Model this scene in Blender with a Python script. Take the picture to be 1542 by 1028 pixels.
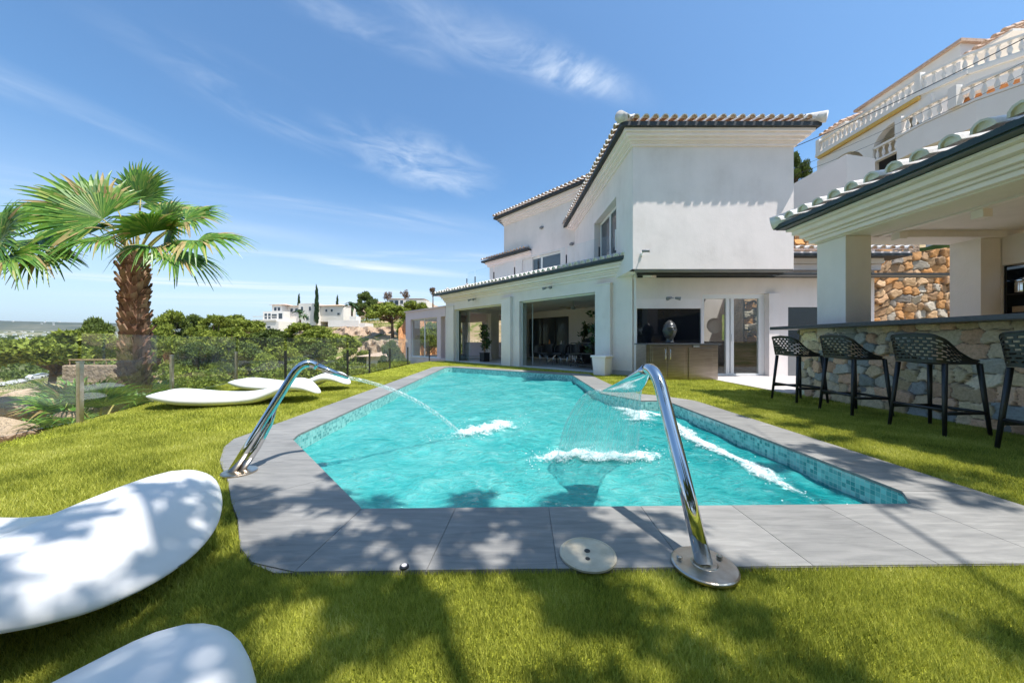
import bpy, bmesh, math, random
import numpy as np
from mathutils import Vector, Matrix
from mathutils.geometry import delaunay_2d_cdt
R = math.radians
random.seed(7); rng = np.random.default_rng(7)
scene = bpy.context.scene
for o in list(bpy.data.objects): bpy.data.objects.remove(o)

# ---------------------------------------------------------------- camera
EYE = .95
cd = bpy.data.cameras.new('camera'); cam = bpy.data.objects.new('camera', cd)
scene.collection.objects.link(cam); scene.camera = cam
cam.location = (0, 0, EYE); cam.rotation_euler = (R(90), 0, 0)
cd.lens = 12; cd.sensor_width = 36; cd.clip_start = .02; cd.clip_end = 30000

# ---------------------------------------------------------------- world
SUN_EL, SUN_AZ = 68, 123          # azimuth clockwise from +Y
w = bpy.data.worlds.new('World'); scene.world = w; w.use_nodes = True
nt = w.node_tree; N = nt.nodes; L = nt.links
bg = N['Background']; bg.inputs[1].default_value = .125
sky = N.new('ShaderNodeTexSky'); sky.sky_type = 'NISHITA'; sky.sun_disc = False
sky.sun_elevation = R(SUN_EL); sky.sun_rotation = R(SUN_AZ)
sky.air_density = 1.0; sky.dust_density = 1.6; sky.ozone_density = 2.0; sky.altitude = 100
tc = N.new('ShaderNodeTexCoord'); sep = N.new('ShaderNodeSeparateXYZ'); L.new(tc.outputs['Generated'], sep.inputs[0])
def wm(op, a, b=None, c=None):
    n = N.new('ShaderNodeMath'); n.operation = op
    for i, v in enumerate((a, b, c)):
        if v is None: continue
        if isinstance(v, (int, float)): n.inputs[i].default_value = v
        else: L.new(v, n.inputs[i])
    return n.outputs[0]
zc = wm('MAXIMUM', sep.outputs[2], .03)
comb = N.new('ShaderNodeCombineXYZ')
L.new(wm('DIVIDE', sep.outputs[0], zc), comb.inputs[0]); L.new(wm('DIVIDE', sep.outputs[1], zc), comb.inputs[1])
PL = comb.outputs[0]                                  # position on a flat cloud layer
def cloud(cx, cy, ang, hl, hw, nscale, stretch, amp, lo=.42, hi=.72, det=8, nang=None, dist=.6):
    m = N.new('ShaderNodeMapping'); m.vector_type = 'TEXTURE'
    m.inputs['Location'].default_value = (cx, cy, 0); m.inputs['Rotation'].default_value = (0, 0, R(ang)); m.inputs['Scale'].default_value = (hl, hw, 1)
    L.new(PL, m.inputs['Vector'])
    ln = N.new('ShaderNodeVectorMath'); ln.operation = 'LENGTH'; L.new(m.outputs[0], ln.inputs[0])
    mr = N.new('ShaderNodeMapRange'); mr.interpolation_type = 'SMOOTHSTEP'
    L.new(ln.outputs['Value'], mr.inputs[0]); mr.inputs[1].default_value = 1; mr.inputs[2].default_value = .1
    m2 = N.new('ShaderNodeMapping'); m2.vector_type = 'TEXTURE'
    m2.inputs['Rotation'].default_value = (0, 0, R(ang if nang is None else nang)); m2.inputs['Scale'].default_value = (stretch, 1, 1)
    L.new(PL, m2.inputs['Vector'])
    nz = N.new('ShaderNodeTexNoise'); nz.inputs['Scale'].default_value = nscale; nz.inputs['Detail'].default_value = det
    nz.inputs['Roughness'].default_value = .62; nz.inputs['Distortion'].default_value = dist; L.new(m2.outputs[0], nz.inputs[0])
    mn = N.new('ShaderNodeMapRange'); mn.interpolation_type = 'SMOOTHSTEP'; L.new(nz.outputs[0], mn.inputs[0])
    mn.inputs[1].default_value = lo; mn.inputs[2].default_value = hi
    return wm('MULTIPLY', wm('MULTIPLY', mr.outputs[0], mn.outputs[0]), amp * 1.45)
parts = [cloud(.05, 1.20, 24, .72, .15, 5, 3.0, .34, .30, .85, nang=30, dist=1.2),
         cloud(.22, 1.27, 22.4, .34, .12, 15, 2.2, .30, .35, .75, nang=118, dist=.4),
         cloud(-.45, 1.10, 30, .4, .10, 9, 3, .22, .35, .8, nang=28),
         cloud(-.5, 1.95, 45, .65, .4, 4.0, 1.4, .40, .32, .8, dist=1),
         cloud(-1.05, 1.45, 62, .6, .28, 5, 2.5, .20, .38, .85),
         cloud(-2.6, 4.2, 27, 3.2, .5, 1.6, 5, .5, .4, .75),
         cloud(-4.2, 6.2, 20, 5, .8, .9, 6, .5, .35, .75),
         cloud(-1.2, 4.0, 5, 1.6, .35, 2.0, 5, .45, .35, .75),
         cloud(-3.0, 2.6, 40, 2.2, .9, 1.2, 4, .22, .4, .8),
         cloud(-2.0, 1.2, 70, 1.0, .25, 3, 4, .2, .38, .8),
         cloud(-1.2, 2.6, 30, 1.6, .5, 2.2, 4, .26, .4, .8),
         cloud(-3, 9, 8, 9, 2.5, .5, 6, .45, .35, .75)]
acc = parts[0]
for p in parts[1:]: acc = wm('ADD', acc, p)
veil = N.new('ShaderNodeMapRange'); veil.interpolation_type = 'SMOOTHSTEP'; L.new(sep.outputs[2], veil.inputs[0]); veil.inputs[1].default_value = .42; veil.inputs[2].default_value = 0; veil.inputs[4].default_value = .5
acc = wm('ADD', acc, veil.outputs[0])      # thin milky air low in the sky
acc = wm('MULTIPLY', wm('MINIMUM', acc, .85), wm('GREATER_THAN', sep.outputs[2], .03))
mx = N.new('ShaderNodeMix'); mx.data_type = 'RGBA'
tint = N.new('ShaderNodeMix'); tint.data_type = 'RGBA'; tint.blend_type = 'MULTIPLY'; tint.inputs[0].default_value = 1
L.new(sky.outputs[0], tint.inputs[6]); tint.inputs[7].default_value = (.74, 1.04, 1.19, 1)
L.new(acc, mx.inputs[0]); L.new(tint.outputs[2], mx.inputs[6]); mx.inputs[7].default_value = (5.6, 6.1, 6.7, 1)
L.new(mx.outputs[2], bg.inputs[0])

sd = bpy.data.lights.new('sun', 'SUN'); so = bpy.data.objects.new('sun', sd); scene.collection.objects.link(so)
sd.energy = 5.0; sd.angle = R(.55); sd.color = (1, .96, .9)
_d = Vector((math.sin(R(SUN_AZ)) * math.cos(R(SUN_EL)), math.cos(R(SUN_AZ)) * math.cos(R(SUN_EL)), math.sin(R(SUN_EL))))
so.rotation_euler = _d.to_track_quat('Z', 'Y').to_euler(); so.location = (5, -5, 20)
vs = scene.view_settings; vs.view_transform = 'Standard'; vs.look = 'None'; vs.gamma = 1; vs.exposure = .56
scene.render.resolution_x = 1024; scene.render.resolution_y = 682
scene.render.engine = 'CYCLES'
scene.cycles.max_bounces = 10; scene.cycles.transparent_max_bounces = 24; scene.cycles.diffuse_bounces = 5

# ---------------------------------------------------------------- materials
def newmat(name):
    m = bpy.data.materials.new(name); m.use_nodes = True
    return m, m.node_tree.nodes, m.node_tree.links, m.node_tree.nodes['Principled BSDF']
def noise(N, L, scale, detail=5, rough=.55, vec=None, dist=0):
    n = N.new('ShaderNodeTexNoise'); n.inputs['Scale'].default_value = scale; n.inputs['Detail'].default_value = detail
    n.inputs['Roughness'].default_value = rough; n.inputs['Distortion'].default_value = dist
    if vec is not None: L.new(vec, n.inputs['Vector'])
    return n
def pos(N, L, scale=(1, 1, 1), rot=(0, 0, 0), src='Object'):
    t = N.new('ShaderNodeTexCoord'); m = N.new('ShaderNodeMapping'); m.inputs['Scale'].default_value = scale; m.inputs['Rotation'].default_value = rot
    if src == 'Position':
        g = N.new('ShaderNodeNewGeometry'); L.new(g.outputs['Position'], m.inputs[0])
    else: L.new(t.outputs[src], m.inputs[0])
    return m.outputs[0]
def ramp(N, L, fac, stops):
    r = N.new('ShaderNodeValToRGB'); e = r.color_ramp.elements
    while len(e) < len(stops): e.new(.5)
    for i, (p, c) in enumerate(stops): e[i].position = p; e[i].color = (*c, 1)
    L.new(fac, r.inputs[0]); return r.outputs[0]
def bump(N, L, b, h, strength=.3, dist=.01):
    n = N.new('ShaderNodeBump'); n.inputs['Strength'].default_value = strength; n.inputs['Distance'].default_value = dist
    L.new(h, n.inputs['Height']); L.new(n.outputs[0], b.inputs['Normal']); return n
def simple(name, c1, c2=None, rough=.6, metal=0, nscale=6, bscale=None, bstr=.2, bdist=.005, spec=.5, scale=(1, 1, 1), lo=.3, hi=.7, coat=0):
    m, N, L, b = newmat(name)
    b.inputs['Roughness'].default_value = rough; b.inputs['Metallic'].default_value = metal; b.inputs['Specular IOR Level'].default_value = spec
    b.inputs['Coat Weight'].default_value = coat
    v = pos(N, L, scale, src='Position')
    if c2 is None: c2 = tuple(x * .88 for x in c1)
    n = noise(N, L, nscale, vec=v); L.new(ramp(N, L, n.outputs[0], [(lo, c2), (hi, c1)]), b.inputs['Base Color'])
    if bscale: bump(N, L, b, noise(N, L, bscale, 4, vec=v).outputs[0], bstr, bdist)
    return m
def island(name, cols, rough=.6, trans=0, spec=.3, nscale=None):
    m, N, L, b = newmat(name); g = N.new('ShaderNodeNewGeometry')
    fac = g.outputs['Random Per Island']
    if nscale:
        n = noise(N, L, nscale, 3, vec=g.outputs['Position'])
        a = N.new('ShaderNodeMath'); a.operation = 'MULTIPLY_ADD'; L.new(n.outputs[0], a.inputs[0]); a.inputs[1].default_value = 1.3
        s = N.new('ShaderNodeMath'); s.operation = 'MULTIPLY_ADD'; L.new(fac, s.inputs[0]); s.inputs[1].default_value = .5; s.inputs[2].default_value = -.4
        L.new(s.outputs[0], a.inputs[2]); fac = a.outputs[0]
    col = ramp(N, L, fac, cols); L.new(col, b.inputs['Base Color'])
    b.inputs['Roughness'].default_value = rough; b.inputs['Specular IOR Level'].default_value = spec
    if trans:
        t = N.new('ShaderNodeBsdfTranslucent'); L.new(col, t.inputs[0]); x = N.new('ShaderNodeMixShader'); x.inputs[0].default_value = trans
        L.new(b.outputs[0], x.inputs[1]); L.new(t.outputs[0], x.inputs[2]); L.new(x.outputs[0], N['Material Output'].inputs[0])
    return m
M = {}
M['plaster'] = simple('white_plaster', (.86, .78, .74), (.81, .73, .69), .85, nscale=1.6, bscale=38, bstr=.25, bdist=.004)
def plaster():
    m, N, L, b = newmat('white_plaster'); v = pos(N, L, src='Position'); vs_ = pos(N, L, (1.8, 1.8, .4), src='Position')
    n1 = noise(N, L, 1.3, 6, .6, v); n2 = noise(N, L, 1.6, 6, .65, vs_); n3 = noise(N, L, 34, 5, .6, v); n4 = noise(N, L, 3.5, 3, .5, v)
    a = N.new('ShaderNodeMath'); a.operation = 'MULTIPLY_ADD'; L.new(n2.outputs[0], a.inputs[0]); a.inputs[1].default_value = .6; L.new(n1.outputs[0], a.inputs[2])
    L.new(ramp(N, L, a.outputs[0], [(.55, (.70, .625, .59)), (.75, (.76, .685, .65)), (.95, (.80, .72, .685))]), b.inputs['Base Color']); b.inputs['Roughness'].default_value = .88
    h = N.new('ShaderNodeMath'); h.operation = 'MULTIPLY_ADD'; L.new(n4.outputs[0], h.inputs[0]); h.inputs[1].default_value = 2.5; L.new(n3.outputs[0], h.inputs[2])
    bump(N, L, b, h.outputs[0], .35, .006); return m
M['plaster'] = plaster()
M['plaster_far'] = simple('white_render', (.80, .75, .69), (.72, .67, .61), .9, nscale=.5)
M['trim'] = simple('white_trim', (.86, .77, .75), (.80, .71, .69), .6, nscale=3)
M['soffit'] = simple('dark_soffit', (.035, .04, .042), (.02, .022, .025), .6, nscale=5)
M['gutter'] = simple('green_black_gutter', (.02, .045, .042), (.012, .025, .024), .35, nscale=8)
M['tile'] = simple('white_roof_tile', (.74, .71, .69), (.48, .45, .43), .8, nscale=9, bscale=60, bstr=.3)
M['terracotta'] = simple('terracotta_tile', (.62, .46, .35), (.42, .27, .19), .85, nscale=12, bscale=70)
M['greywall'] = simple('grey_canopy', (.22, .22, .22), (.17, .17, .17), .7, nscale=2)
M['frame'] = simple('white_metal_frame', (.74, .74, .73), (.7, .7, .69), .35, nscale=3)
M['black'] = simple('black_metal', (.02, .02, .022), (.013, .013, .015), .4, nscale=8)
M['blackplastic'] = simple('black_resin', (.022, .023, .025), (.014, .015, .017), .42, nscale=20, bscale=200, bstr=.1)
M['blackgloss'] = simple('black_glass', (.012, .014, .018), (.01, .011, .014), .04, nscale=3)
M['steel'] = simple('brushed_steel', (.50, .44, .38), (.34, .29, .25), .28, 1, nscale=3, bscale=90, bstr=.12, scale=(1, 1, 14))
M['chrome'] = simple('polished_steel', (.66, .66, .67), (.58, .58, .59), .08, 1, nscale=4)
M['chromedull'] = simple('weathered_steel', (.62, .58, .52), (.42, .34, .26), .3, 1, nscale=14)
M['darkstone'] = simple('dark_worktop', (.07, .075, .085), (.04, .045, .05), .28, nscale=30, bscale=80, bstr=.08)
M['floor'] = simple('grey_floor_tile', (.46, .45, .44), (.40, .39, .38), .45, nscale=2)
M['paving'] = simple('pale_paving', (.50, .46, .45), (.42, .39, .38), .7, nscale=2, bscale=50)
M['resin'] = simple('white_lounger_resin', (.74, .73, .72), (.69, .68, .67), .42, nscale=2, bscale=45, bstr=.06, bdist=.003)
M['beige'] = simple('beige_plastic', (.60, .52, .39), (.46, .39, .28), .6, nscale=16, bscale=120)
M['curtain'] = simple('dark_void', (.03, .03, .033), None, .8)
M['wood'] = simple('pale_wood', (.42, .27, .15), (.3, .19, .1), .6, nscale=4, scale=(1, 8, 8))
M['yellow'] = simple('yellow_awning', (.72, .46, .12), (.6, .36, .08), .8)
M['orange'] = simple('orange_render', (.66, .28, .1), (.55, .22, .08), .9, nscale=1)
M['lilac'] = simple('pale_lilac_render', (.74, .60, .62), (.68, .55, .57), .8, nscale=1)
M['darkwin'] = simple('dark_window_pane', (.06, .075, .09), (.04, .05, .06), .08, nscale=1)
M['pot'] = simple('black_planter', (.03, .03, .035), None, .5)
M['bark'] = simple('pine_bark', (.19, .12, .08), (.08, .05, .035), .95, nscale=7, bscale=18, bstr=.8, bdist=.04)
M['stonehead'] = simple('grey_stone_sculpture', (.055, .055, .055), (.015, .015, .015), .3, nscale=20, bscale=60)
M['rock'] = simple('tan_rock', (.50, .36, .25), (.26, .18, .12), .95, nscale=2.5, bscale=6, bstr=1, bdist=.15)
M['orangerock'] = simple('ochre_rock', (.56, .28, .11), (.32, .15, .07), .95, nscale=1.2, bscale=3, bstr=1, bdist=.3)
M['mattress'] = simple('white_cushion', (.75, .75, .75), None, .9)
M['lamp'] = simple('lamp_grey', (.25, .25, .26), None, .5)
M['cable'] = simple('cable_black', (.02, .02, .02), None, .6)
M['pine'] = island('pine_needles', [(.1, (.09, .12, .015)), (.45, (.19, .23, .03)), (.8, (.32, .36, .05))], .7, .2, nscale=.9)
M['pinedark'] = island('dark_pine_needles', [(.1, (.05, .075, .015)), (.5, (.10, .14, .025)), (.9, (.18, .22, .04))], .7, .2, nscale=.8)
M['cypress'] = island('cypress_needles', [(0, (.012, .035, .012)), (1, (.04, .08, .022))], .8, .1)
M['shrub'] = island('shrub_leaves', [(.1, (.08, .12, .018)), (.5, (.17, .22, .03)), (.9, (.30, .33, .05))], .7, .25, nscale=.8)
M['leaf'] = island('glossy_leaves', [(0, (.02, .05, .012)), (1, (.06, .12, .03))], .4, .2, .5)
M['palm'] = island('palm_leaf', [(0, (.05, .14, .02)), (.5, (.11, .25, .03)), (.85, (.22, .36, .05)), (.97, (.38, .38, .10))], .38, .3, .5)
M['palmdry'] = island('dry_palm_leaf', [(0, (.30, .20, .08)), (.5, (.46, .34, .15)), (1, (.28, .30, .09))], .6, .25)
M['boot'] = island('palm_trunk_fibre', [(0, (.08, .04, .025)), (.5, (.23, .12, .075)), (1, (.44, .30, .20))], .9, 0, nscale=5)
M['petiole'] = simple('palm_stalk', (.28, .30, .07), (.38, .26, .09), .5, nscale=6)
M['grass'] = island('turf_blades', [(.1, (.16, .195, .03)), (.45, (.41, .43, .065)), (.75, (.60, .60, .12)), (.95, (.72, .70, .24))], .55, .42, .3, nscale=2.2)
M['dry'] = simple('dry_twigs', (.22, .15, .1), (.14, .09, .06), .9)

def turf():
    m, N, L, b = newmat('turf_base'); v = pos(N, L, src='Position')
    n1 = noise(N, L, 90, 4, .7, v); n2 = noise(N, L, 2.0, 4, .6, v)
    a = N.new('ShaderNodeMath'); a.operation = 'MULTIPLY_ADD'; L.new(n1.outputs[0], a.inputs[0]); a.inputs[1].default_value = .7; L.new(n2.outputs[0], a.inputs[2])
    L.new(ramp(N, L, a.outputs[0], [(.5, (.20, .22, .025)), (.85, (.34, .36, .04)), (1.0, (.42, .43, .06))]), b.inputs['Base Color'])
    b.inputs['Roughness'].default_value = .9; b.inputs['Specular IOR Level'].default_value = .1
    bump(N, L, b, n1.outputs[0], .8, .02); return m
M['turf'] = turf()
def coping():
    m, N, L, b = newmat('grey_stone_coping')
    v = pos(N, L, (1.2, 9, 1), (0, 0, R(24)), 'Position'); n = noise(N, L, 3.2, 8, .6, v, .7)
    v2 = pos(N, L, (1, 1, 1), src='Position'); n2 = noise(N, L, 1.4, 5, .6, v2); n3 = noise(N, L, 160, 2, .5, v2)
    a = N.new('ShaderNodeMix'); a.data_type = 'FLOAT'; a.inputs[0].default_value = .4; L.new(n.outputs[0], a.inputs[2]); L.new(n2.outputs[0], a.inputs[3])
    g = N.new('ShaderNodeNewGeometry')
    s = N.new('ShaderNodeMath'); s.operation = 'MULTIPLY_ADD'; L.new(g.outputs['Random Per Island'], s.inputs[0]); s.inputs[1].default_value = .10; L.new(a.outputs[0], s.inputs[2])
    L.new(ramp(N, L, s.outputs[0], [(.36, (.135, .132, .126)), (.50, (.195, .19, .18)), (.62, (.24, .232, .218)), (.74, (.31, .30, .28))]), b.inputs['Base Color'])
    b.inputs['Roughness'].default_value = .62
    bump(N, L, b, n3.outputs[0], .25, .003); return m
M['coping'] = coping()
M['grout'] = simple('dark_grout', (.27, .265, .26), None, .9)
def mosaic():
    m, N, L, b = newmat('turquoise_mosaic'); t = N.new('ShaderNodeTexCoord')
    br = N.new('ShaderNodeTexBrick'); br.offset = 0; br.squash = 1; br.inputs['Scale'].default_value = 1
    br.inputs['Brick Width'].default_value = .034; br.inputs['Row Height'].default_value = .034; br.inputs['Mortar Size'].default_value = .0016
    br.inputs['Color1'].default_value = (.06, .27, .27, 1); br.inputs['Color2'].default_value = (.30, .62, .58, 1); br.inputs['Mortar'].default_value = (.42, .56, .52, 1)
    br.inputs['Mortar Smooth'].default_value = .1
    L.new(t.outputs['UV'], br.inputs[0]); L.new(br.outputs['Color'], b.inputs['Base Color']); b.inputs['Roughness'].default_value = .15
    bump(N, L, b, br.outputs['Fac'], -.3, .002); return m
M['mosaic'] = mosaic()
def glass(name, tint, rough=0., blend=1.45, dirt=.0):
    m, N, L, b = newmat(name); N.remove(b)
    t = N.new('ShaderNodeBsdfTransparent'); t.inputs[0].default_value = (*tint, 1)
    g = N.new('ShaderNodeBsdfGlossy'); g.inputs['Roughness'].default_value = rough; g.inputs[0].default_value = (1, 1, 1, 1)
    f = N.new('ShaderNodeFresnel'); x = N.new('ShaderNodeMixShader'); gg = N.new('ShaderNodeNewGeometry'); io = N.new('ShaderNodeMix'); io.data_type = 'FLOAT'
    L.new(gg.outputs['Backfacing'], io.inputs[0]); io.inputs[2].default_value = blend; io.inputs[3].default_value = 1 / blend; L.new(io.outputs[0], f.inputs[0])
    L.new(f.outputs[0], x.inputs[0]); L.new(t.outputs[0], x.inputs[1]); L.new(g.outputs[0], x.inputs[2])
    out = x.outputs[0]
    if dirt:
        d = N.new('ShaderNodeBsdfDiffuse'); d.inputs[0].default_value = (.8, .85, .85, 1); y = N.new('ShaderNodeMixShader'); y.inputs[0].default_value = dirt
        L.new(out, y.inputs[1]); L.new(d.outputs[0], y.inputs[2]); out = y.outputs[0]
    L.new(out, N['Material Output'].inputs[0]); return m
M['glass'] = glass('clear_glass', (.965, .985, .975), blend=1.33, dirt=.012)
M['winglass'] = glass('window_glass', (.86, .89, .88))
def water():
    m, N, L, b = newmat('pool_water'); N.remove(b)
    v = pos(N, L, (1, 1, 1), src='Position')
    v2 = pos(N, L, (1.0, 1.7, 1), (0, 0, R(20)), src='Position')
    n1 = noise(N, L, 5, 5, .6, v2, 2.2); n2 = noise(N, L, 22, 3, .6, v, 1.2); n3 = noise(N, L, 1.5, 4, .6, v, 1.0)
    ad = N.new('ShaderNodeMath'); ad.operation = 'MULTIPLY_ADD'; L.new(n2.outputs[0], ad.inputs[0]); ad.inputs[1].default_value = .35; L.new(n1.outputs[0], ad.inputs[2])
    bp = N.new('ShaderNodeBump'); bp.inputs['Strength'].default_value = .7; bp.inputs['Distance'].default_value = .04; L.new(ad.outputs[0], bp.inputs['Height'])
    # milky, aerated turquoise water: bubbles drift in streaks and patches
    mixv = N.new('ShaderNodeMath'); mixv.operation = 'MULTIPLY_ADD'; L.new(n3.outputs[0], mixv.inputs[0]); mixv.inputs[1].default_value = .5
    m3 = N.new('ShaderNodeMath'); m3.operation = 'MULTIPLY'; L.new(n1.outputs[0], m3.inputs[0]); m3.inputs[1].default_value = .5; m4 = N.new('ShaderNodeSeparateXYZ'); L.new(v, m4.inputs[0]); m5 = N.new('ShaderNodeMapRange'); m5.interpolation_type = 'SMOOTHSTEP'; m5.inputs[1].default_value = .9; m5.inputs[2].default_value = 2.0; m5.inputs[3].default_value = .07; m5.inputs[4].default_value = -.10; L.new(m4.outputs[0], m5.inputs[0]); m6 = N.new('ShaderNodeMath'); m6.operation = 'ADD'; L.new(m3.outputs[0], m6.inputs[0]); L.new(m5.outputs[0], m6.inputs[1]); L.new(m6.outputs[0], mixv.inputs[2])
    col = ramp(N, L, mixv.outputs[0], [(.32, (.0, .22, .235)), (.45, (.03, .345, .345)), (.60, (.09, .45, .435)), (.80, (.25, .60, .56))])
    d = N.new('ShaderNodeBsdfDiffuse'); L.new(col, d.inputs[0]); L.new(bp.outputs[0], d.inputs['Normal'])
    t = N.new('ShaderNodeBsdfTransparent'); t.inputs[0].default_value = (.25, .82, .80, 1)
    x0 = N.new('ShaderNodeMixShader'); x0.inputs[0].default_value = .72; L.new(t.outputs[0], x0.inputs[1]); L.new(d.outputs[0], x0.inputs[2])
    g = N.new('ShaderNodeBsdfGlossy'); g.inputs['Roughness'].default_value = .03; L.new(bp.outputs[0], g.inputs['Normal'])
    f = N.new('ShaderNodeFresnel'); f.inputs[0].default_value = 1.33; L.new(bp.outputs[0], f.inputs['Normal'])
    x = N.new('ShaderNodeMixShader'); L.new(f.outputs[0], x.inputs[0]); L.new(x0.outputs[0], x.inputs[1]); L.new(g.outputs[0], x.inputs[2])
    L.new(x.outputs[0], N['Material Output'].inputs[0]); return m
M['water'] = water()
def stream(name, white, scale, lo=.42, hi=.66, uvs=(1, 1, 1)):
    m, N, L, b = newmat(name); N.remove(b)
    t0 = N.new('ShaderNodeTexCoord'); mp = N.new('ShaderNodeMapping'); mp.inputs['Scale'].default_value = uvs; L.new(t0.outputs['UV'], mp.inputs[0])
    n = noise(N, L, scale, 5, .6, mp.outputs[0], .8)
    t = N.new('ShaderNodeBsdfTransparent'); t.inputs[0].default_value = (.93, .98, .98, 1)
    d = N.new('ShaderNodeBsdfDiffuse'); d.inputs[0].default_value = (.85, .92, .92, 1)
    mr = N.new('ShaderNodeMapRange'); mr.inputs[1].default_value = lo; mr.inputs[2].default_value = hi; mr.inputs[4].default_value = white; L.new(n.outputs[0], mr.inputs[0])
    x = N.new('ShaderNodeMixShader'); L.new(mr.outputs[0], x.inputs[0]); L.new(t.outputs[0], x.inputs[1]); L.new(d.outputs[0], x.inputs[2])
    bp = N.new('ShaderNodeBump'); bp.inputs['Strength'].default_value = .8; bp.inputs['Distance'].default_value = .02; L.new(n.outputs[0], bp.inputs['Height'])
    g = N.new('ShaderNodeBsdfGlossy'); g.inputs['Roughness'].default_value = .05; L.new(bp.outputs[0], g.inputs['Normal'])
    f = N.new('ShaderNodeFresnel'); gg = N.new('ShaderNodeNewGeometry'); io = N.new('ShaderNodeMix'); io.data_type = 'FLOAT'
    L.new(gg.outputs['Backfacing'], io.inputs[0]); io.inputs[2].default_value = 1.33; io.inputs[3].default_value = 1 / 1.33; L.new(io.outputs[0], f.inputs[0])
    y = N.new('ShaderNodeMixShader'); L.new(f.outputs[0], y.inputs[0]); L.new(x.outputs[0], y.inputs[1]); L.new(g.outputs[0], y.inputs[2])
    L.new(y.outputs[0], N['Material Output'].inputs[0]); return m
M['curtainwater'] = stream('falling_water', .75, 7, .36, .80, (9, .8, 1))
M['jetwater'] = stream('jet_water', .6, 10, .4, .7, (3, 1, 1))
def foam():
    m, N, L, b = newmat('white_foam')
    v = pos(N, L, src='Position'); n = noise(N, L, 19, 7, .75, v, .8)
    at = N.new('ShaderNodeAttribute'); at.attribute_name = 'fade'
    s = N.new('ShaderNodeMath'); s.operation = 'MULTIPLY_ADD'; L.new(at.outputs['Fac'], s.inputs[0]); s.inputs[1].default_value = .8; 
    s2 = N.new('ShaderNodeMath'); s2.operation = 'SUBTRACT'; L.new(n.outputs[0], s2.inputs[0]); s2.inputs[1].default_value = .5; s3 = N.new('ShaderNodeMath'); s3.operation = 'MULTIPLY'; L.new(s2.outputs[0], s3.inputs[0]); s3.inputs[1].default_value = 2.4; L.new(s3.outputs[0], s.inputs[2])
    mr = N.new('ShaderNodeMapRange'); mr.inputs[1].default_value = .25; mr.inputs[2].default_value = 1.05; mr.inputs[4].default_value = .9; L.new(s.outputs[0], mr.inputs[0])
    b.inputs['Base Color'].default_value = (.86, .93, .93, 1); b.inputs['Roughness'].default_value = .4
    L.new(mr.outputs[0], b.inputs['Alpha']); bump(N, L, b, n.outputs[0], .6, .02); return m
M['foam'] = foam(); M['froth'] = simple('froth_bubbles', (.75, .85, .85), None, .2)
def vcol(name, rough=.85, bscale=40, bd=.006, bs=.5):
    m, N, L, b = newmat(name); a = N.new('ShaderNodeVertexColor'); a.layer_name = 'Col'
    v = pos(N, L, src='Position'); n = noise(N, L, bscale, 6, .65, v)
    mx = N.new('ShaderNodeMix'); mx.data_type = 'RGBA'; mx.blend_type = 'MULTIPLY'; mx.inputs[0].default_value = .55
    L.new(a.outputs[0], mx.inputs[6]); L.new(ramp(N, L, n.outputs[0], [(.3, (.55, .5, .45)), (.65, (1.25, 1.25, 1.25))]), mx.inputs[7])
    L.new(mx.outputs[2], b.inputs['Base Color']); b.inputs['Roughness'].default_value = rough; bump(N, L, b, n.outputs[0], bs, bd); return m
M['stones'] = vcol('stone_masonry')
def terrain_mat():
    m, N, L, b = newmat('scrub_hillside'); v = pos(N, L, src='Position')
    g = N.new('ShaderNodeNewGeometry'); ln = N.new('ShaderNodeVectorMath'); ln.operation = 'LENGTH'; L.new(g.outputs['Position'], ln.inputs[0])
    n = noise(N, L, .16, 8, .7, v); near = ramp(N, L, n.outputs[0], [(.36, (.07, .10, .02)), (.47, (.15, .17, .04)), (.53, (.36, .25, .15)), (.66, (.50, .37, .25))])
    nf = noise(N, L, .006, 9, .72, v); far = ramp(N, L, nf.outputs[0], [(.40, (.05, .07, .025)), (.50, (.12, .13, .05)), (.56, (.34, .28, .18)), (.66, (.6, .52, .40))])
    nh = noise(N, L, .002, 9, .7, v); hil = ramp(N, L, nh.outputs[0], [(.4, (.04, .055, .03)), (.65, (.16, .15, .10))])
    def mr(a, c):
        q = N.new('ShaderNodeMapRange'); q.inputs[1].default_value = a; q.inputs[2].default_value = c; L.new(ln.outputs['Value'], q.inputs[0]); return q.outputs[0]
    x = N.new('ShaderNodeMix'); x.data_type = 'RGBA'; L.new(mr(120, 320), x.inputs[0]); L.new(near, x.inputs[6]); L.new(far, x.inputs[7])
    y = N.new('ShaderNodeMix'); y.data_type = 'RGBA'; L.new(mr(5000, 5600), y.inputs[0]); L.new(x.outputs[2], y.inputs[6]); L.new(hil, y.inputs[7])
    L.new(y.outputs[2], b.inputs['Base Color']); b.inputs['Roughness'].default_value = 1; b.inputs['Specular IOR Level'].default_value = .1
    return m
M['terrain'] = terrain_mat()

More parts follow.
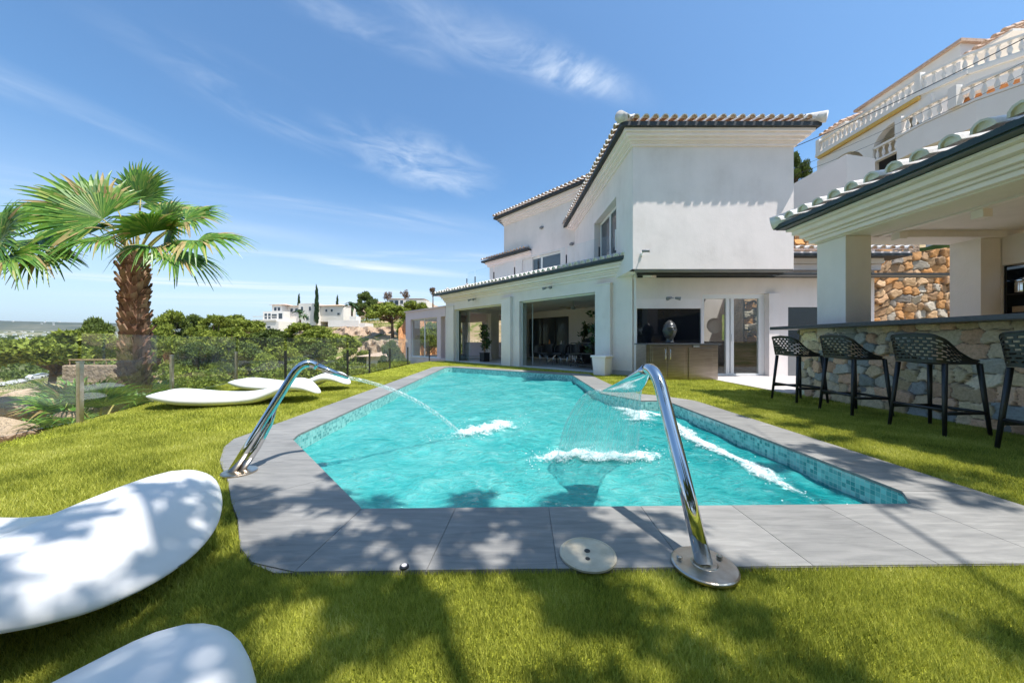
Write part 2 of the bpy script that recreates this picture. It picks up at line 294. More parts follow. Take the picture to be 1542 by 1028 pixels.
# ---------------------------------------------------------------- helpers
COL = scene.collection; OFF = {}
def tag(o, label=None, cat=None, group=None, kind=None):
    if label: o['label'] = label
    if cat: o['category'] = cat
    if group: o['group'] = group
    if kind: o['kind'] = kind
    return o
def empty(name, loc, label, cat, group=None):
    o = bpy.data.objects.new(name, None); COL.objects.link(o); o.location = loc; o.empty_display_size = .2
    OFF[o.name] = Vector(loc); return tag(o, label, cat, group)
class MB:
    def __init__(s, M=None): s.v = []; s.f = []; s.mi = []; s.M = M; s.uv = None
    def add(s, vs, fs, mi=0):
        n = len(s.v)
        for p in vs:
            p = Vector(p); s.v.append(s.M @ p if s.M is not None else p)
        for f in fs: s.f.append(tuple(n + i for i in f)); s.mi.append(mi)
        return s
    def box(s, x0, y0, z0, x1, y1, z1, mi=0):
        return s.add([(x0, y0, z0), (x1, y0, z0), (x1, y1, z0), (x0, y1, z0), (x0, y0, z1), (x1, y0, z1), (x1, y1, z1), (x0, y1, z1)],
                     [(0, 3, 2, 1), (4, 5, 6, 7), (0, 1, 5, 4), (1, 2, 6, 5), (2, 3, 7, 6), (3, 0, 4, 7)], mi)
    def prism(s, poly, z0, z1, mi=0):
        n = len(poly); vs = [(p[0], p[1], z0) for p in poly] + [(p[0], p[1], z1) for p in poly]
        return s.add(vs, [tuple(range(n))[::-1], tuple(range(n, 2 * n))] + [(i, (i + 1) % n, n + (i + 1) % n, n + i) for i in range(n)], mi)
    def extr(s, poly3, d, mi=0):
        n = len(poly3); d = Vector(d); vs = [Vector(p) for p in poly3]; vs += [p + d for p in vs]
        return s.add(vs, [tuple(range(n))[::-1], tuple(range(n, 2 * n))] + [(i, (i + 1) % n, n + (i + 1) % n, n + i) for i in range(n)], mi)
    def tube(s, pts, rad, n=10, mi=0, wide=None, widedir=None, cap=True):
        pts = [Vector(p) for p in pts]; k = len(pts)
        if not hasattr(rad, '__len__'): rad = [rad] * k
        up = None; rings = []
        for i, p in enumerate(pts):
            t = (pts[min(i + 1, k - 1)] - pts[max(i - 1, 0)]).normalized()
            if widedir is not None: a = Vector(widedir) - t * t.dot(Vector(widedir)); a.normalize()
            else:
                if up is None: up = Vector((0, 0, 1)) if abs(t.z) < .9 else Vector((1, 0, 0))
                a = up - t * t.dot(up); a.normalize(); up = a
            b = t.cross(a); wa = wide[i] if wide else rad[i]
            rings.append([p + a * wa * math.cos(q) + b * rad[i] * math.sin(q) for q in [2 * math.pi * j / n for j in range(n)]])
        vs = [v for r in rings for v in r]; fs = []
        for i in range(k - 1):
            for j in range(n): fs.append((i * n + j, i * n + (j + 1) % n, (i + 1) * n + (j + 1) % n, (i + 1) * n + j))
        if cap: fs += [tuple(range(n))[::-1], tuple((k - 1) * n + j for j in range(n))]
        return s.add(vs, fs, mi)
    def lathe(s, prof, c=(0, 0, 0), n=12, mi=0):
        vs = [(c[0] + r * math.cos(2 * math.pi * j / n), c[1] + r * math.sin(2 * math.pi * j / n), c[2] + z) for r, z in prof for j in range(n)]
        k = len(prof); fs = [(i * n + j, i * n + (j + 1) % n, (i + 1) * n + (j + 1) % n, (i + 1) * n + j) for i in range(k - 1) for j in range(n)]
        fs += [tuple(range(n))[::-1], tuple((k - 1) * n + j for j in range(n))]
        return s.add(vs, fs, mi)
    def build(s, name, mat, parent=None, smooth=False, bevel=0, uv=None, recalc=True):
        me = bpy.data.meshes.new(name)
        if parent is None:
            a = np.array([tuple(v) for v in s.v]); o = Vector(((a[:, 0].min() + a[:, 0].max()) / 2, (a[:, 1].min() + a[:, 1].max()) / 2, a[:, 2].min()))
        else: o = OFF[parent.name]
        me.from_pydata([tuple(v - o) for v in s.v], [], s.f)
        mats = mat if isinstance(mat, (list, tuple)) else [mat]
        for m in mats: me.materials.append(m if not isinstance(m, str) else M[m])
        if len(mats) > 1: me.polygons.foreach_set('material_index', s.mi)
        if recalc:
            bm = bmesh.new(); bm.from_mesh(me); bmesh.ops.recalc_face_normals(bm, faces=bm.faces); bm.to_mesh(me); bm.free()
        if smooth: me.polygons.foreach_set('use_smooth', [True] * len(me.polygons))
        if uv:
            l = me.uv_layers.new(name='UVMap')
            for lp in me.loops: l.data[lp.index].uv = uv(me.vertices[lp.vertex_index].co + o)
        ob = bpy.data.objects.new(name, me); COL.objects.link(ob)
        if parent is None: ob.location = o; OFF[ob.name] = o.copy()
        else: ob.parent = parent; OFF[ob.name] = OFF[parent.name].copy()
        if bevel:
            b = ob.modifiers.new('bevel', 'BEVEL'); b.width = bevel; b.segments = 2; b.limit_method = 'ANGLE'; b.angle_limit = R(40)
        return ob
def sarr(name, verts, nper, mat, parent=None, origin=(0, 0, 0), faces=None, cols=None, smooth=False):
    """fast mesh from a numpy array; faces are consecutive groups of nper verts unless given (k, nper)"""
    me = bpy.data.meshes.new(name); verts = np.asarray(verts, dtype=np.float32) - np.array(origin, dtype=np.float32)
    nv = len(verts); me.vertices.add(nv); me.vertices.foreach_set('co', verts.ravel())
    if faces is None: faces = np.arange(nv, dtype=np.int32).reshape(-1, nper)
    nf = len(faces); me.loops.add(nf * nper); me.loops.foreach_set('vertex_index', faces.astype(np.int32).ravel())
    me.polygons.add(nf); me.polygons.foreach_set('loop_start', np.arange(0, nf * nper, nper, dtype=np.int32)); me.polygons.foreach_set('loop_total', np.full(nf, nper, dtype=np.int32))
    for m in (mat if isinstance(mat, (list, tuple)) else [mat]): me.materials.append(M[m] if isinstance(m, str) else m)
    if cols is not None:
        ca = me.color_attributes.new('Col', 'FLOAT_COLOR', 'POINT'); ca.data.foreach_set('color', np.concatenate([cols, np.ones((nv, 1))], 1).astype(np.float32).ravel())
    me.update(calc_edges=True)
    if smooth: me.polygons.foreach_set('use_smooth', [True] * nf)
    ob = bpy.data.objects.new(name, me); COL.objects.link(ob)
    if parent is not None: ob.parent = parent; OFF[ob.name] = OFF[parent.name].copy()
    else: ob.location = origin; OFF[ob.name] = Vector(origin)
    return ob
def copy_tree(o, label=None, parent=None):
    c = o.copy(); COL.objects.link(c); c.parent = parent
    if label: c['label'] = label
    for ch in list(o.children): copy_tree(ch, None, c)
    return c
def inpoly(x, y, poly):
    r = np.zeros(len(x), bool); n = len(poly); j = n - 1
    for i in range(n):
        xi, yi = poly[i]; xj, yj = poly[j]
        c = ((yi > y) != (yj > y)) & (x < (xj - xi) * (y - yi) / (yj - yi + 1e-12) + xi); r ^= c; j = i
    return r
def frame(ox, oy, dx, dy):
    """local x along (dx,dy), local y to the left-hand inside given by -perp, z up"""
    l = math.hypot(dx, dy); dx /= l; dy /= l
    return Matrix(((dx, -dy, 0, ox), (dy, dx, 0, oy), (0, 0, 1, 0), (0, 0, 0, 1)))
def sheet(name, outer, holes, z, mat, **kw):
    pts = list(outer); edges = [(i, (i + 1) % len(outer)) for i in range(len(outer))]
    for h in holes:
        n = len(pts); pts += list(h); edges += [(n + i, n + (i + 1) % len(h)) for i in range(len(h))]
    v, e, f, *_ = delaunay_2d_cdt([Vector(p) for p in pts], edges, [], 0, 1e-5)
    mb = MB(); fs = []
    for t in f:
        c = sum((v[i] for i in t), Vector((0, 0))) / len(t); cx, cy = np.array([c.x]), np.array([c.y])
        if inpoly(cx, cy, outer)[0] and not any(inpoly(cx, cy, h)[0] for h in holes): fs.append(tuple(t))
    mb.add([(p.x, p.y, z) for p in v], fs)
    return mb.build(name, mat, **kw)
def wall(mb, L_, z0, z1, th, ops, x0=0):
    """wall along local x from x0 to L_, thickness inward th, openings (xa, xb, za, zb)"""
    xs = sorted({x0, L_, *[o[0] for o in ops], *[o[1] for o in ops]})
    for a, b in zip(xs[:-1], xs[1:]):
        cur = z0
        for o in sorted([o for o in ops if o[0] <= a + 1e-6 and o[1] >= b - 1e-6], key=lambda o: o[2]):
            if o[2] > cur: mb.box(a, 0, cur, b, th, o[2])
            cur = max(cur, o[3])
        if cur < z1: mb.box(a, 0, cur, b, th, z1)
def tiles(mb, p0, ed, L_, up, slope, z0, runf, sp=.225, r=.088, tl=.42):
    """rows of barrel tiles: white outside (0), terracotta underside and ends (1)"""
    ed = Vector((*ed, 0)).normalized(); up = Vector((*up, 0)).normalized(); p0 = Vector((*p0, z0))
    sl = (up + Vector((0, 0, slope))).normalized(); nrm = ed.cross(sl)
    if nrm.z < 0: nrm = -nrm
    n = int(L_ / sp)
    for i in range(n):
        e = (i + .5) * L_ / n; run = runf(e) * math.sqrt(1 + slope * slope)
        k = max(1, int(math.ceil(run / (tl * .86))))
        base = p0 + ed * e
        for j in range(k):
            s0 = j * tl * .86 + (random.uniform(-.015, .012) if j == 0 else 0); s1 = s0 + tl
            r0, r1 = r * random.uniform(.97, 1.04), r * .82; vs = []
            for (s, rr, up_) in ((s0, r0, .022), (s1, r1, 0)):
                for q in (1, .76):
                    for a in range(7):
                        t = math.pi * a / 6
                        vs.append(base + sl * s + ed * (math.cos(t) * rr * q) + nrm * (math.sin(t) * rr * q + up_ + .01))
            A, B, C_, D = 0, 7, 14, 21
            fs = [(A + a, A + a + 1, C_ + a + 1, C_ + a) for a in range(6)]
            mb.add(vs, fs, 0)
            mb.add(vs, [(A + a, A + a + 1, B + a + 1, B + a) for a in range(6)] + [(A, B, D, C_), (A + 6, B + 6, D + 6, C_ + 6)] + [(C_ + a, C_ + a + 1, D + a + 1, D + a) for a in range(6)], 0)
            mb.add(vs, [(B + a, B + a + 1, D + a + 1, D + a) for a in range(6)], 1)
            if j == 0: pl_ = [v + sl * .035 for v in vs[B:B + 7]]; mb.add(pl_, [tuple(range(7))], 1)
def leafcloud(centers, radii, n, size, flat=(1, 1, 1), up=.5, elong=1.6, shell=.35):
    """triangular leaf clumps spread in ellipsoids"""
    out = []
    for c, r, k in zip(centers, radii, n if hasattr(n, '__len__') else [n] * len(centers)):
        d = rng.normal(size=(k, 3)); d /= np.linalg.norm(d, axis=1)[:, None]
        rr = rng.uniform(shell, 1, k)[:, None] ** .6
        p = np.array(c) + d * rr * np.array(r)
        a = rng.normal(size=(k, 3)); a[:, 2] += up; a /= np.linalg.norm(a, axis=1)[:, None]
        b = np.cross(a, rng.normal(size=(k, 3))); b /= np.linalg.norm(b, axis=1)[:, None]
        s = size * rng.uniform(.6, 1.3, (k, 1))
        out.append(np.stack([p - b * s * .5, p + b * s * .5, p + a * s * elong], 1).reshape(-1, 3))
    return np.concatenate(out)
def px(p, Y): return (p - 771) * Y / 514
def pz(p, Y): return EYE + (514 - p) * Y / 514

# ---------------------------------------------------------------- terrain
LEDGE = [(-30, -4.6), (-3, -4.6), (1, -4.75), (3.2, -4.85), (4.0, -5.12), (6, -5.95), (7.9, -6.4), (8.5, -5.75), (9.25, -4.5), (10.5, -4.32), (14.4, -4.32), (16.6, -4.0), (18, -5.6), (21, -7.2), (24, -4), (30, 0), (60, 20)]
LY = [a for a, _ in LEDGE]; LX = [b for _, b in LEDGE]
_k = rng.uniform(-1, 1, (24, 2)); _ph = rng.uniform(0, 6.28, 24)
def wob(X, Y, sc):
    z = 0
    for i in range(8): z = z + np.sin((_k[i, 0] * X + _k[i, 1] * Y) / sc * (1 + i * .6) + _ph[i]) / (1 + i * .6)
    return z / 3
def terr(X, Y):
    X = np.asarray(X, float); Y = np.asarray(Y, float)
    d = np.interp(Y, LY, LX) - X; r = np.hypot(X, Y)
    s = np.clip(X / np.maximum(Y, 1), -4, 4); s = np.where(Y < 5, np.where(X < 0, -3, 3), s)
    A = np.interp(s, [-1.5, -1.12, -1.0, -.86, -.68, -.5, -.33, 0, 1], [-1, 0, 6, 10, 15, 16.5, 17.3, 24, 28])
    t = np.clip((Y - 28) / 95, 0, 1); hill = A * t * t * (3 - 2 * t)
    far = np.interp(r, [0, 60, 100, 250, 600, 1500, 3500, 5200, 6500, 7500, 9500, 14000], [0, -2, -5, -11, -6, 12, 50, 93, 215, 275, 250, 100])
    far = far * np.where(r > 60, 1, 1) + np.where(r > 4500, wob(X, Y, 900) * np.clip((r - 4500) / 2500, 0, 1) * 48 + wob(X, Y, 300) * 6 * np.clip((r - 4500) / 2500, 0, 1), 0)
    z = -.12 - 2.6 * (1 - np.exp(-np.maximum(d, 0) / 6)) + hill + far
    z = z + np.where(d > .5, wob(X, Y, 3.2) * .18 * np.clip(d / 4, 0, 1) + wob(X, Y, 9) * .45 * np.clip(d / 12, 0, 1), 0)
    rise = np.clip((X - 10) / 8, 0, 1) * 7 * np.clip(Y - 12.6, 0, 1) + np.clip((Y - 24) / 20, 0, 1) * 2
    inside = -1.9 + np.clip((d + .38) / .38, 0, 1) * 1.78
    z = np.where(d <= 0, np.maximum(inside, np.where((X > 9) | (Y > 24), -1.9 + rise + np.maximum(hill, 0), -9)), z)
    return z
radii = np.concatenate([np.arange(2, 26, .3), np.geomspace(26, 14000, 120)]); ang = np.linspace(0, 2 * math.pi, 361)[:-1]
RR, AA = np.meshgrid(radii, ang, indexing='ij'); TX = RR * np.sin(AA); TY = RR * np.cos(AA); TZ = terr(TX, TY)
tv = np.stack([TX.ravel(), TY.ravel(), TZ.ravel()], 1); na = 360
idx = np.arange(len(radii) * na).reshape(len(radii), na); q = np.stack([idx[:-1], np.roll(idx[:-1], -1, 1), np.roll(idx[1:], -1, 1), idx[1:]], -1).reshape(-1, 4)
tag(sarr('terrain', tv, 4, 'terrain', faces=q, smooth=True), kind='structure')

# ---------------------------------------------------------------- pool
POOL = [(-.855, 1.945), (2.341, 2.005), (2.478, 2.17), (2.48, 5.5), (2.08, 5.5), (1.64, 6.3), (1.71, 9.7), (1.5, 9.9), (-2.2, 12.62), (-2.36, 12.62), (-2.45, 12.4), (-2.19, 3.5), (-2.13, 3.32)]
OUT = [(-.98, 1.411), (2.97, 1.475), (2.96, 5.1), (2.86, 5.6), (2.6, 6.0), (2.33, 6.2), (2.17, 7.2), (2.25, 10.0), (1.72, 10.38), (-2.05, 13.15), (-2.6, 13.15), (-2.95, 12.7), (-2.72, 4.3), (-2.72, 3.335), (-2.6, 3.08), (-2.33, 2.72), (-2.1, 2.49), (-1.93, 2.32), (-1.66, 2.02), (-1.48, 1.84), (-1.25, 1.57), (-1.12, 1.47)]
WZ = -.175
tag(sheet('pool_deck_bed', OUT, [POOL], -.006, 'grout'), kind='structure')
cp = MB()
def slab(poly, gap=.0022):
    c = (sum(p[0] for p in poly) / len(poly), sum(p[1] for p in poly) / len(poly))
    q = []
    for p in poly:
        d = math.hypot(p[0] - c[0], p[1] - c[1]); q.append((p[0] + (c[0] - p[0]) / d * gap, p[1] + (c[1] - p[1]) / d * gap))
    cp.prism(q, -.045, 0)
def strip(a, b, c, d, n):
    for i in range(n):
        f = lambda p, q, t: (p[0] + (q[0] - p[0]) * t, p[1] + (q[1] - p[1]) * t)
        slab([f(a, b, i / n), f(a, b, (i + 1) / n), f(c, d, (i + 1) / n), f(c, d, i / n)])
strip(POOL[0], POOL[1], (-.90, 1.411), (2.37, 1.466), 6)
slab([POOL[1], (2.37, 1.466), (2.97, 1.475), (2.97, 2.17), POOL[2]])
strip(POOL[2], POOL[3], (2.97, 2.17), (2.955, 5.5), 6)
slab([POOL[3], (2.955, 5.5), (2.86, 5.65), (2.6, 6.0), (2.33, 6.2), POOL[4]])
slab([POOL[4], (2.33, 6.2), (2.17, 7.0), (1.655, 7.0), POOL[5]])
strip((1.655, 7.0), POOL[6], (2.17, 7.0), (2.25, 10.0), 4)
slab([POOL[6], (2.25, 10.0), (1.8, 10.32), POOL[7]])
strip(POOL[7], POOL[8], (1.8, 10.32), (-2.0, 13.12), 7)
slab([POOL[8], (-2.0, 13.12), (-2.6, 13.15), (-2.95, 12.7), (-2.92, 12.4), POOL[10], POOL[9]])
strip(POOL[10], POOL[11], (-2.92, 12.4), (-2.72, 3.5), 12)
A_, B_ = POOL[12], POOL[0]
f = lambda t: (A_[0] + (B_[0] - A_[0]) * t, A_[1] + (B_[1] - A_[1]) * t)
slab([POOL[11], (-2.72, 3.5), (-2.72, 3.335), (-2.6, 3.08), f(0)])
slab([f(0), (-2.6, 3.08), (-2.33, 2.72), (-2.1, 2.49), f(.36)])
slab([f(.36), (-2.1, 2.49), (-1.93, 2.32), (-1.66, 2.02), f(.68)])
slab([f(.68), (-1.66, 2.02), (-1.48, 1.84), (-1.25, 1.57), (-1.12, 1.47), (-.90, 1.411), f(1)])
tag(cp.build('pool_deck', 'coping'), kind='structure')
# basin
bs = MB(); n = len(POOL)
per = [0]
for i in range(n): a, b = POOL[i], POOL[(i + 1) % n]; per.append(per[-1] + math.hypot(a[0] - b[0], a[1] - b[1]))
me = bpy.data.meshes.new('pool_wall'); vs_, fs_, uvs_ = [], [], []
for i in range(n):
    a, b = POOL[i], POOL[(i + 1) % n]; k = len(vs_)
    vs_ += [(a[0], a[1], -1.3), (b[0], b[1], -1.3), (b[0], b[1], -.02), (a[0], a[1], -.02)]; fs_.append((k, k + 1, k + 2, k + 3))
    uvs_ += [(per[i], -1.3), (per[i + 1], -1.3), (per[i + 1], -.02), (per[i], -.02)]
k = len(vs_); vs_ += [(p[0], p[1], -1.3) for p in POOL]; fs_.append(tuple(range(k, k + n))); uvs_ += [tuple(p) for p in POOL]
me.from_pydata(vs_, [], fs_); me.materials.append(M['mosaic']); ul = me.uv_layers.new(name='UVMap')
for lp in me.loops: ul.data[lp.index].uv = uvs_[lp.vertex_index]
ob = bpy.data.objects.new('pool_basin', me); COL.objects.link(ob); tag(ob, kind='structure')
# water with real ripples
gx = np.arange(-2.55, 2.55, .028); gy = np.arange(1.9, 12.7, .034)
WXg, WYg = np.meshgrid(gx, gy)
def ripple(X, Y):
    z = np.zeros_like(X); rs = np.random.default_rng(3)
    for i in range(46):
        a = rs.uniform(0, 6.28); wl = rs.uniform(.10, .9); ph = rs.uniform(0, 6.28)
        u = X * math.cos(a) + Y * math.sin(a) + .1 * np.sin(2.1 * X + ph) + .1 * np.sin(1.7 * Y + ph * 2)
        z += .0029 * wl ** .85 * np.sin(u * 2 * math.pi / wl + ph)
    for (cx, cy, amp, wl, fall) in ((-.35, 4.4, .016, .24, 1.0), (.8, 3.25, .018, .2, .9), (2.1, 4.0, .010, .2, .7)):
        r = np.hypot(X - cx, Y - cy); z += amp * np.cos(r * 6.283 / wl + .6 * np.sin(3 * np.arctan2(Y - cy, X - cx))) * np.exp(-r / fall) * (.35 + .65 * np.sin(7 * X + 3 * Y) ** 2)
    return z
WZg = WZ + ripple(WXg, WYg); shp = WXg.shape
wi = np.arange(WXg.size).reshape(shp); wq = np.stack([wi[:-1, :-1], wi[:-1, 1:], wi[1:, 1:], wi[1:, :-1]], -1).reshape(-1, 4)
cx = WXg.ravel()[wq].mean(1); cy = WYg.ravel()[wq].mean(1)
POOLX = []
pc = np.array(POOL).mean(0)
for p in POOL:
    d = np.array(p) - pc; d /= np.linalg.norm(d); POOLX.append((p[0] + d[0] * .05, p[1] + d[1] * .05))
keep = inpoly(cx, cy, POOLX)
tag(sarr('pool_water', np.stack([WXg.ravel(), WYg.ravel(), WZg.ravel()], 1), 4, 'water', faces=wq[keep], smooth=True), kind='structure')
def foam_patch(name, pathpts, halfw, h, label, n=46):
    """churned foam lying on the water along a path, thinning to its edge"""
    P = [np.array(p) for p in pathpts]; vs = []; fade = []; m = 18
    for i in range(n + 1):
        t = i / n * (len(P) - 1); k = min(int(t), len(P) - 2); f = t - k
        c = P[k] * (1 - f) + P[k + 1] * f; d = P[k + 1] - P[k]; d = d / np.linalg.norm(d); nr = np.array([-d[1], d[0]])
        tt = i / n; env = min(1, 5 * min(tt, 1 - tt) + .05)
        for j in range(m + 1):
            s = j / m * 2 - 1; wv = halfw * (.75 + .35 * math.sin(i * .55) * math.sin(i * .21 + 1)) * env
            q = c + nr * s * wv; fa = max(0, 1 - abs(s) ** 1.6) * env
            z = WZ + .018 + float(ripple(np.array([q[0]]), np.array([q[1]]))[0]) + h * fa * random.uniform(.2, 1)
            vs.append((q[0], q[1], z)); fade.append(fa)
    fs = [(i * (m + 1) + j, i * (m + 1) + j + 1, (i + 1) * (m + 1) + j + 1, (i + 1) * (m + 1) + j) for i in range(n) for j in range(m)]
    mb = MB(); mb.add(vs, fs); o = mb.build(name, 'foam', smooth=True)
    bm_ = MB()
    for _ in range(int(70 * len(P) * halfw / .2)):
        t = random.random() * (len(P) - 1.001); k = int(t); c = P[k] + (P[k + 1] - P[k]) * (t - k); s_ = random.choice((.0025, .0035, .005, .007)) * random.uniform(.6, 1.2)
        x = c[0] + random.gauss(0, halfw * .5); y = c[1] + random.gauss(0, halfw * .5); bm_.lathe([(s_ * .5, -s_ * .2), (s_, s_ * .2), (s_ * .6, s_ * .7)], (x, y, WZ + .012 + random.random() ** 3 * h * 1.6), 6)
    tag(bm_.build('froth', 'froth', smooth=True), 'bubbles and drops around the ' + label, 'foam', kind='stuff')
    at = o.data.attributes.new('fade', 'FLOAT', 'POINT'); at.data.foreach_set('value', fade)
    return tag(o, label, 'foam', kind='stuff')
foam_patch('foam', [(-.75, 4.0), (-.35, 4.3), (.05, 4.75)], .34, .05, 'white foam patch where the thin left jet hits the pool')
foam_patch('foam', [(.12, 3.2), (.6, 3.28), (1.1, 3.25), (1.5, 3.3)], .24, .06, 'long white foam band below the falling water curtain')
foam_patch('foam', [(2.0, 5.6), (2.28, 5.0), (2.05, 3.9), (2.12, 3.0), (2.1, 2.3)], .15, .03, 'narrow white foam streak along the right pool wall')
foam_patch('foam', [(1.7, 5.9), (1.95, 5.2), (1.7, 4.6)], .3, .03, 'faint foam behind the chrome waterfall nozzle')

# ---------------------------------------------------------------- lawn
LAWN = [(-4.6, -3), (-4.75, 1), (-4.85, 3.2), (-5.12, 4.0), (-5.5, 5.0), (-5.95, 6.0), (-6.3, 7.0), (-6.4, 7.9), (-6.2, 8.3), (-5.75, 8.5), (-4.6, 9.15), (-4.32, 10.2), (-4.32, 14.4), (-4.0, 16.6), (-3.3, 16.93), (3.37, 9.57), (3.2, 9.4), (5.05, 9.38), (5.05, 6.17), (5.25, 6.1), (5.25, -3)]
tag(sheet('lawn', LAWN, [OUT], -.022, 'turf'), kind='structure')
def blades(n, box, hgt, wdt, seedpoly=LAWN, bias=None):
    x = rng.uniform(box[0], box[1], n); y = rng.uniform(box[2], box[3], n)
    k = inpoly(x, y, LAWN) & ~inpoly(x, y, [(p[0] * 1.0, p[1]) for p in OUT])
    k &= np.hypot(x - .337, y - 1.52) > .128; k &= np.hypot(x - .811, y - 1.44) > .133; k &= np.hypot(x + 1.996, y - 2.466) > .1
    k &= (np.abs(x) < 1.56 * np.maximum(y, 0) + .4)
    x = x[k]; y = y[k]; m = len(x); a = rng.uniform(0, 6.28, m); h = hgt * rng.uniform(.7, 1.25, m); wd = wdt * rng.uniform(.7, 1.3, m)
    la = rng.uniform(0, 6.28, m); ln = h * rng.uniform(.05, .75, m)
    b0 = np.stack([x - np.cos(a) * wd, y - np.sin(a) * wd, np.full(m, -.022)], 1); b1 = np.stack([x + np.cos(a) * wd, y + np.sin(a) * wd, np.full(m, -.022)], 1)
    t = np.stack([x + np.cos(la) * ln, y + np.sin(la) * ln, -.022 + h], 1)
    return np.stack([b0, b1, t], 1).reshape(-1, 3)
gv = np.concatenate([blades(300000, (-2.6, 2.6, .55, 1.55), .026, .0017), blades(50000, (-6.5, -4.4, 1.2, 6.5), .028, .004), blades(150000, (-4.5, -1.0, 1.2, 3.6), .034, .003),
                     blades(150000, (2.9, 5.2, 1.4, 5.0), .034, .0035), blades(110000, (-6.4, -2.6, 3.6, 9.3), .034, .005),
                     blades(60000, (1.7, 5.2, 5.0, 9.6), .034, .006), blades(60000, (-4.5, 3.4, 9.2, 16.8), .034, .007)])
tag(sarr('grass', gv, 3, 'grass'), 'short bright green artificial turf around the pool', 'grass', kind='stuff')

# ---------------------------------------------------------------- water spouts
def bez(p0, p1, p2, n):
    p0, p1, p2 = map(Vector, (p0, p1, p2)); return [p0 * (1 - t) ** 2 + p1 * 2 * t * (1 - t) + p2 * t * t for t in [i / n for i in range(n + 1)]]
sp = empty('water_spout', (.811, 1.44, 0), 'polished steel pool spout with a wide flat nozzle, nearest the bar stools', 'water spout', 'steel water spouts at the pool edge')
mb = MB(); mb.lathe([(.128, .0), (.128, .010), (.122, .014), (.05, .016), (.05, .02)], (.811, 1.44, .001), 40); fl = mb.build('base_plate', 'chromedull', sp, smooth=False, bevel=.002)
for dx, dy in ((-.09, .03), (.085, .035)):
    mb = MB(); mb.lathe([(.012, 0), (.012, .012), (.006, .016)], (.811 + dx, 1.44 + dy, .014), 8); mb.build('bolt', 'chromedull', fl)
pl = [(.811, 1.44, .01), (.815, 1.62, .30), (.818, 1.79, .56), (.82, 1.875, .69)] + bez((.82, 1.875, .69), (.82, 1.95, .80), (.815, 2.06, .785), 8)[1:]
mb = MB(); mb.tube(pl, .034, 24); mb.build('pole', 'chrome', sp, smooth=True)
npts = bez((.815, 2.06, .785), (.81, 2.22, .70), (.80, 2.5, .588), 10)
wd = [.034 + .112 * (i / 10) ** 1.1 for i in range(11)]; th = [.034 - .024 * min(1, i / 6) for i in range(11)]
mb = MB(); mb.tube(npts, th, 24, wide=wd, widedir=(1, 0, 0)); mb.build('nozzle', 'chrome', sp, smooth=True)
sp2 = empty('water_spout', (-1.996, 2.466, 0), 'leaning steel pool spout with a slim nozzle, beside the white loungers', 'water spout', 'steel water spouts at the pool edge')
d2 = Vector((.77, .63, 0))
b0 = Vector((-2.02, 2.455, .0)); ap = Vector((-1.69, 2.72, .775))
mb = MB(); mb.lathe([(.11, .0), (.11, .010), (.10, .014), (.05, .016)], (-1.98, 2.48, .001), 32); mb.build('base_plate', 'chromedull', sp2, bevel=.002)
k1 = b0.lerp(ap, .88)
pl = [b0, b0.lerp(ap, .3), b0.lerp(ap, .6), k1] + bez(k1, ap + Vector((.02, .02, .045)), ap + d2 * .12 + Vector((0, 0, -.03)), 8)[1:]
mb = MB(); mb.tube(pl, .030, 24); mb.build('pole', 'chrome', sp2, smooth=True)
mb = MB(); q = [b0 + d2 * .055 + Vector((0, 0, .01)), b0.lerp(ap, .22) + d2 * .055, b0.lerp(ap, .42) + d2 * .045, b0.lerp(ap, .62) + d2 * .01]
mb.tube(q, [.028, .03, .026, .012], 18); mb.build('brace', 'chrome', sp2, smooth=True)
e0 = ap + d2 * .12 + Vector((0, 0, -.03)); e1 = Vector((-1.42, 2.94, .64))
mb = MB(); mb.tube([e0, e0.lerp(e1, .5), e1], [.030, .022, .014], 20, wide=[.030, .036, .042], widedir=(-.63, .77, 0)); mb.build('nozzle', 'chrome', sp2, smooth=True)
# thin jet
mb = MB(); vs = []; nn = 40; j0 = Vector((-1.42, 2.94, .64)); j1 = Vector((-.55, 3.98, WZ))
for i in range(nn + 1):
    t = i / nn; p = j0.lerp(j1, t); p.z = .64 + (-.33 * t - .485 * t * t)
    vs.append(p)
rr = [.014 + .010 * (i / nn) + .004 * math.sin(i * 1.7) * (i / nn) for i in range(nn + 1)]
mb.tube(vs, rr, 10, wide=[.036 * (1 - .35 * i / nn) + .006 * math.sin(i * .9) for i in range(nn + 1)], widedir=(-.63, .77, 0))
jt = mb.build('water_jet', 'jetwater', smooth=True, uv=lambda c: (c.y * 2, c.x * 2)); tag(jt, 'thin arc of water from the slim spout into the pool', 'water jet')
mb = MB()
for i in range(70):
    t = random.random() ** .7; p = j0.lerp(j1, t); p.z = .64 + (-.33 * t - .485 * t * t); s = random.uniform(.002, .006)
    mb.lathe([(s * .3, -s), (s, 0), (s * .3, s)], (p.x + random.gauss(0, .03) * t, p.y + random.gauss(0, .03) * t, p.z + random.gauss(0, .02) * t), 5)
tag(mb.build('droplets', 'foam', smooth=True), 'water droplets flying off the thin jet', 'droplets', kind='stuff')
